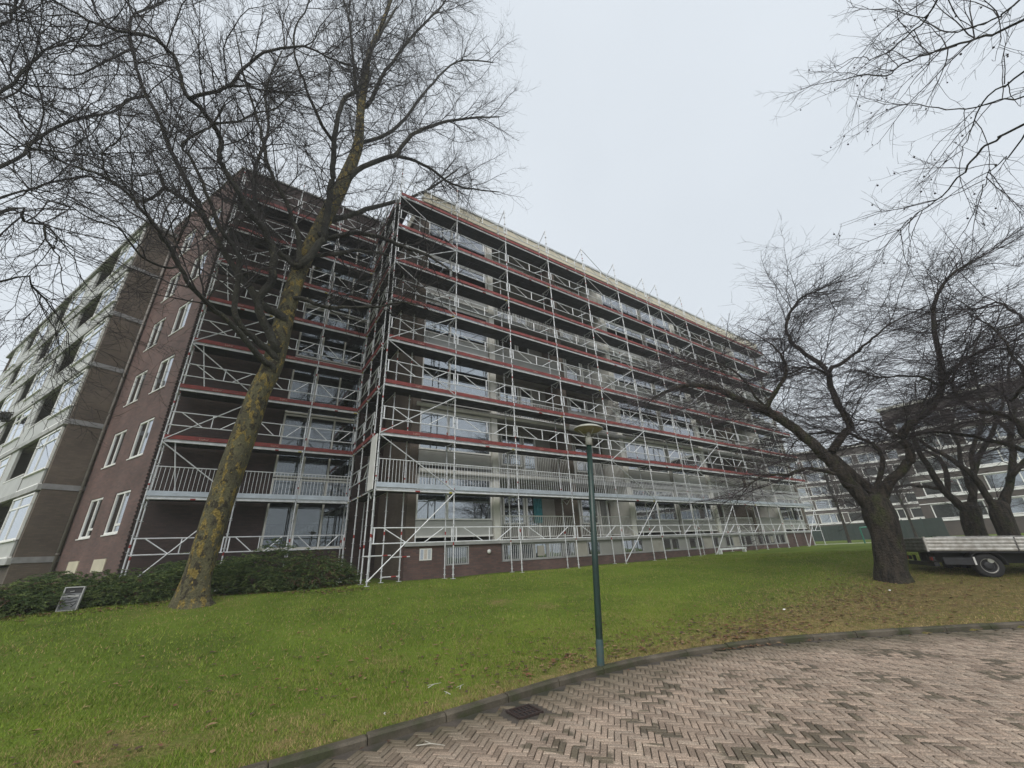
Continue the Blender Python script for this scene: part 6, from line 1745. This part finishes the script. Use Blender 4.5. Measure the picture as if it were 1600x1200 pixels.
# ------------------------------------------------------------------ far buildings, fence and hoop on the right
def far_block(name, origin, dirv, length, floors, fh, z0, label, bays, wall='brick_far', depth=12, white='white_paint', seed=1, top=.5, side_white=True):
    ang = math.atan2(dirv[1], dirv[0])
    FM = Matrix.Translation(origin) @ Matrix.Rotation(ang, 4, 'Z')
    root = thing(name, (origin[0], origin[1], 0), label, 'building')
    H_ = z0 + floors * fh + top
    r = random.Random(seed)
    q = MB()
    bwid = length / bays
    # wall grid around recessed bands of glazing
    q.box(0, length, .45, depth, -1, H_)
    q.box(0, length, 0, .449, -1, z0)
    for k in range(floors):
        q.box(0, length, 0, .449, z0 + k * fh + 1.75, z0 + (k + 1) * fh)
    q.box(0, length, 0, .449, z0 + floors * fh, H_)
    for b in range(bays):
        x = b * bwid
        for k in range(floors): q.box(x, x + bwid * .16, .0, .449, z0 + k * fh, z0 + k * fh + 1.75)
    put('wall', q.mesh('far_wall', M[wall]), root, FM)
    for k in range(floors):
        q = MB(); q.box(0, length, -.08, -.003, z0 + k * fh - .25, z0 + k * fh - .02); put('white_band', q.mesh('white_band', M[white]), root, FM)
        q = MB(); q.box(0, length, -.05, -.003, z0 + k * fh + 1.76, z0 + k * fh + 1.86); put('lintel', q.mesh('lintel', M[white]), root, FM)
        for b in range(bays):
            x0 = b * bwid + bwid * .17; x1 = (b + 1) * bwid - .02
            q = MB(); q.frame(x0, x1, z0 + k * fh + .02, z0 + k * fh + 1.74, .11, .10, .2, 0, [x0 + (x1 - x0) * f_ for f_ in ((.45, .72) if (b + k) % 2 else (.6,))])
            w_ = put('window', q.mesh('far_window', M[white]), root, FM)
            ed = [x0 + .1] + [e for f_ in ((.45, .72) if (b + k) % 2 else (.6,)) for e in (x0 + (x1 - x0) * f_ - .03, x0 + (x1 - x0) * f_ + .03)] + [x1 - .1]
            for e in range(0, len(ed), 2): add_pane(w_, FM, ed[e], ed[e + 1], z0 + k * fh + .12, z0 + k * fh + 1.64, .15)
            if r.random() < .55:
                q = MB(); q.box(x0 + .12, x0 + (x1 - x0) * r.uniform(.35, .95), .30, .33, z0 + k * fh + .1, z0 + k * fh + 1.65); put('curtain', q.mesh('far_curtain', M['curtain']), w_, FM)
    q = MB(); q.box(-.2, length + .2, -.3, depth + .2, H_ + .003, H_ + .35); put('roof', q.mesh('far_roof', M['offwhite']), root, FM)
    return root
d_ = Vector((.431, -.902, 0)).normalized()
P_ = Vector((103.0, 29.5, 0)) - d_ * 22
far_block('far_apartment_block', (P_.x, P_.y, 0), d_, 52, 5, 2.75, 3.2, 'distant brown brick flats with white bands, seen left of the cherry trunk', 11, seed=3)
far_block('far_apartment_block', (72.0, 14.6, 0), Vector((.03, -1, 0)), 44, 5, 2.75, 2.1, 'nearer brown brick flats with white bands behind the cherry trees on the right', 8, seed=4)
fn = thing('fence', (70, 34, 0), 'dark green screened fence in front of the distant flats', 'fence')
fa, fb = Vector((80.0, 40.0, 0)), Vector((66.0, 12.0, 0))
dv = (fb - fa); n = 14
for k in range(n):
    a = fa + dv * (k / n); b = fa + dv * ((k + 1) / n)
    L = (b - a).length
    FM = Matrix.Translation((a.x, a.y, -.05)) @ Matrix.Rotation(math.atan2(dv.y, dv.x), 4, 'Z')
    q = MB(); q.box(.05, L - .05, 0, .05, .1, 2.2); put('screen', q.mesh('screen', M['hedge_green']), fn, FM)
    q = MB(); q.box(-.05, .05, -.03, .08, -.2, 2.3); put('post', q.mesh('fence_post', M['lamp_green']), fn, FM)
# green hoop by the far path
hp = thing('green_hoop', (41.3, 11.9, lz(41.3, 11.9)), 'small green metal hoop standing on the far grass', 'hoop')
M['hoop'] = mat('hoop', (0.02, 0.16, 0.11), None, .5)
q = MB(); P0 = Vector((41.1, 12.3, lz(41.1, 12.3) - .1)); P1 = Vector((41.5, 11.5, lz(41.5, 11.5) + .25))
q.tube(P0, P0 + Vector((0, 0, 1.25)), .05, 8); q.tube(P0 + Vector((0, 0, 1.25)), P1 + Vector((0, 0, .92)), .06, 8); q.tube(P1 + Vector((0, 0, .92)), P1 + Vector((0, 0, .35)), .07, 8)
put('tube', q.mesh('hoop_tube', M['hoop']), hp)
# pale path along the far side
M['path'] = mat('path', (0.30, 0.32, 0.22), (0.24, 0.27, 0.17), .9, scale=2)
q = MB()
pa = [(41.5, 20.0), (41.5, 12.0), (44.0, 5.0), (46.2, 5.6), (43.8, 12.5), (43.8, 20.0)]
q.v = [(x, y, lz(x, y) + .012) for x, y in pa]; q.f = [tuple(reversed(range(6)))]; q.f = [(0, 1, 4, 5), (1, 2, 3, 4)]; q.m = [0, 0]
tag(put('path', q.mesh('path', M['path'])), 'pale footpath beyond the end of the block', kind='structure')

# ------------------------------------------------------------------ damp winter air
hz = MB(); hz.box(-260, 310, -260, 310, -2.8, 33)
hm = bpy.data.materials.new('haze'); hm.use_nodes = True
N, L = hm.node_tree.nodes, hm.node_tree.links
N.remove(N['Principled BSDF'])
vol = N.new('ShaderNodeVolumePrincipled')
vol.inputs['Color'].default_value = (0.96, 0.98, 1.0, 1)
vol.inputs['Density'].default_value = 0.0013
vol.inputs['Anisotropy'].default_value = 0.0
L.new(vol.outputs[0], [n_ for n_ in N if n_.type == 'OUTPUT_MATERIAL'][0].inputs['Volume'])
tag(put('haze', hz.mesh('haze', hm)), 'thin grey winter mist filling the air', 'haze', kind='stuff')
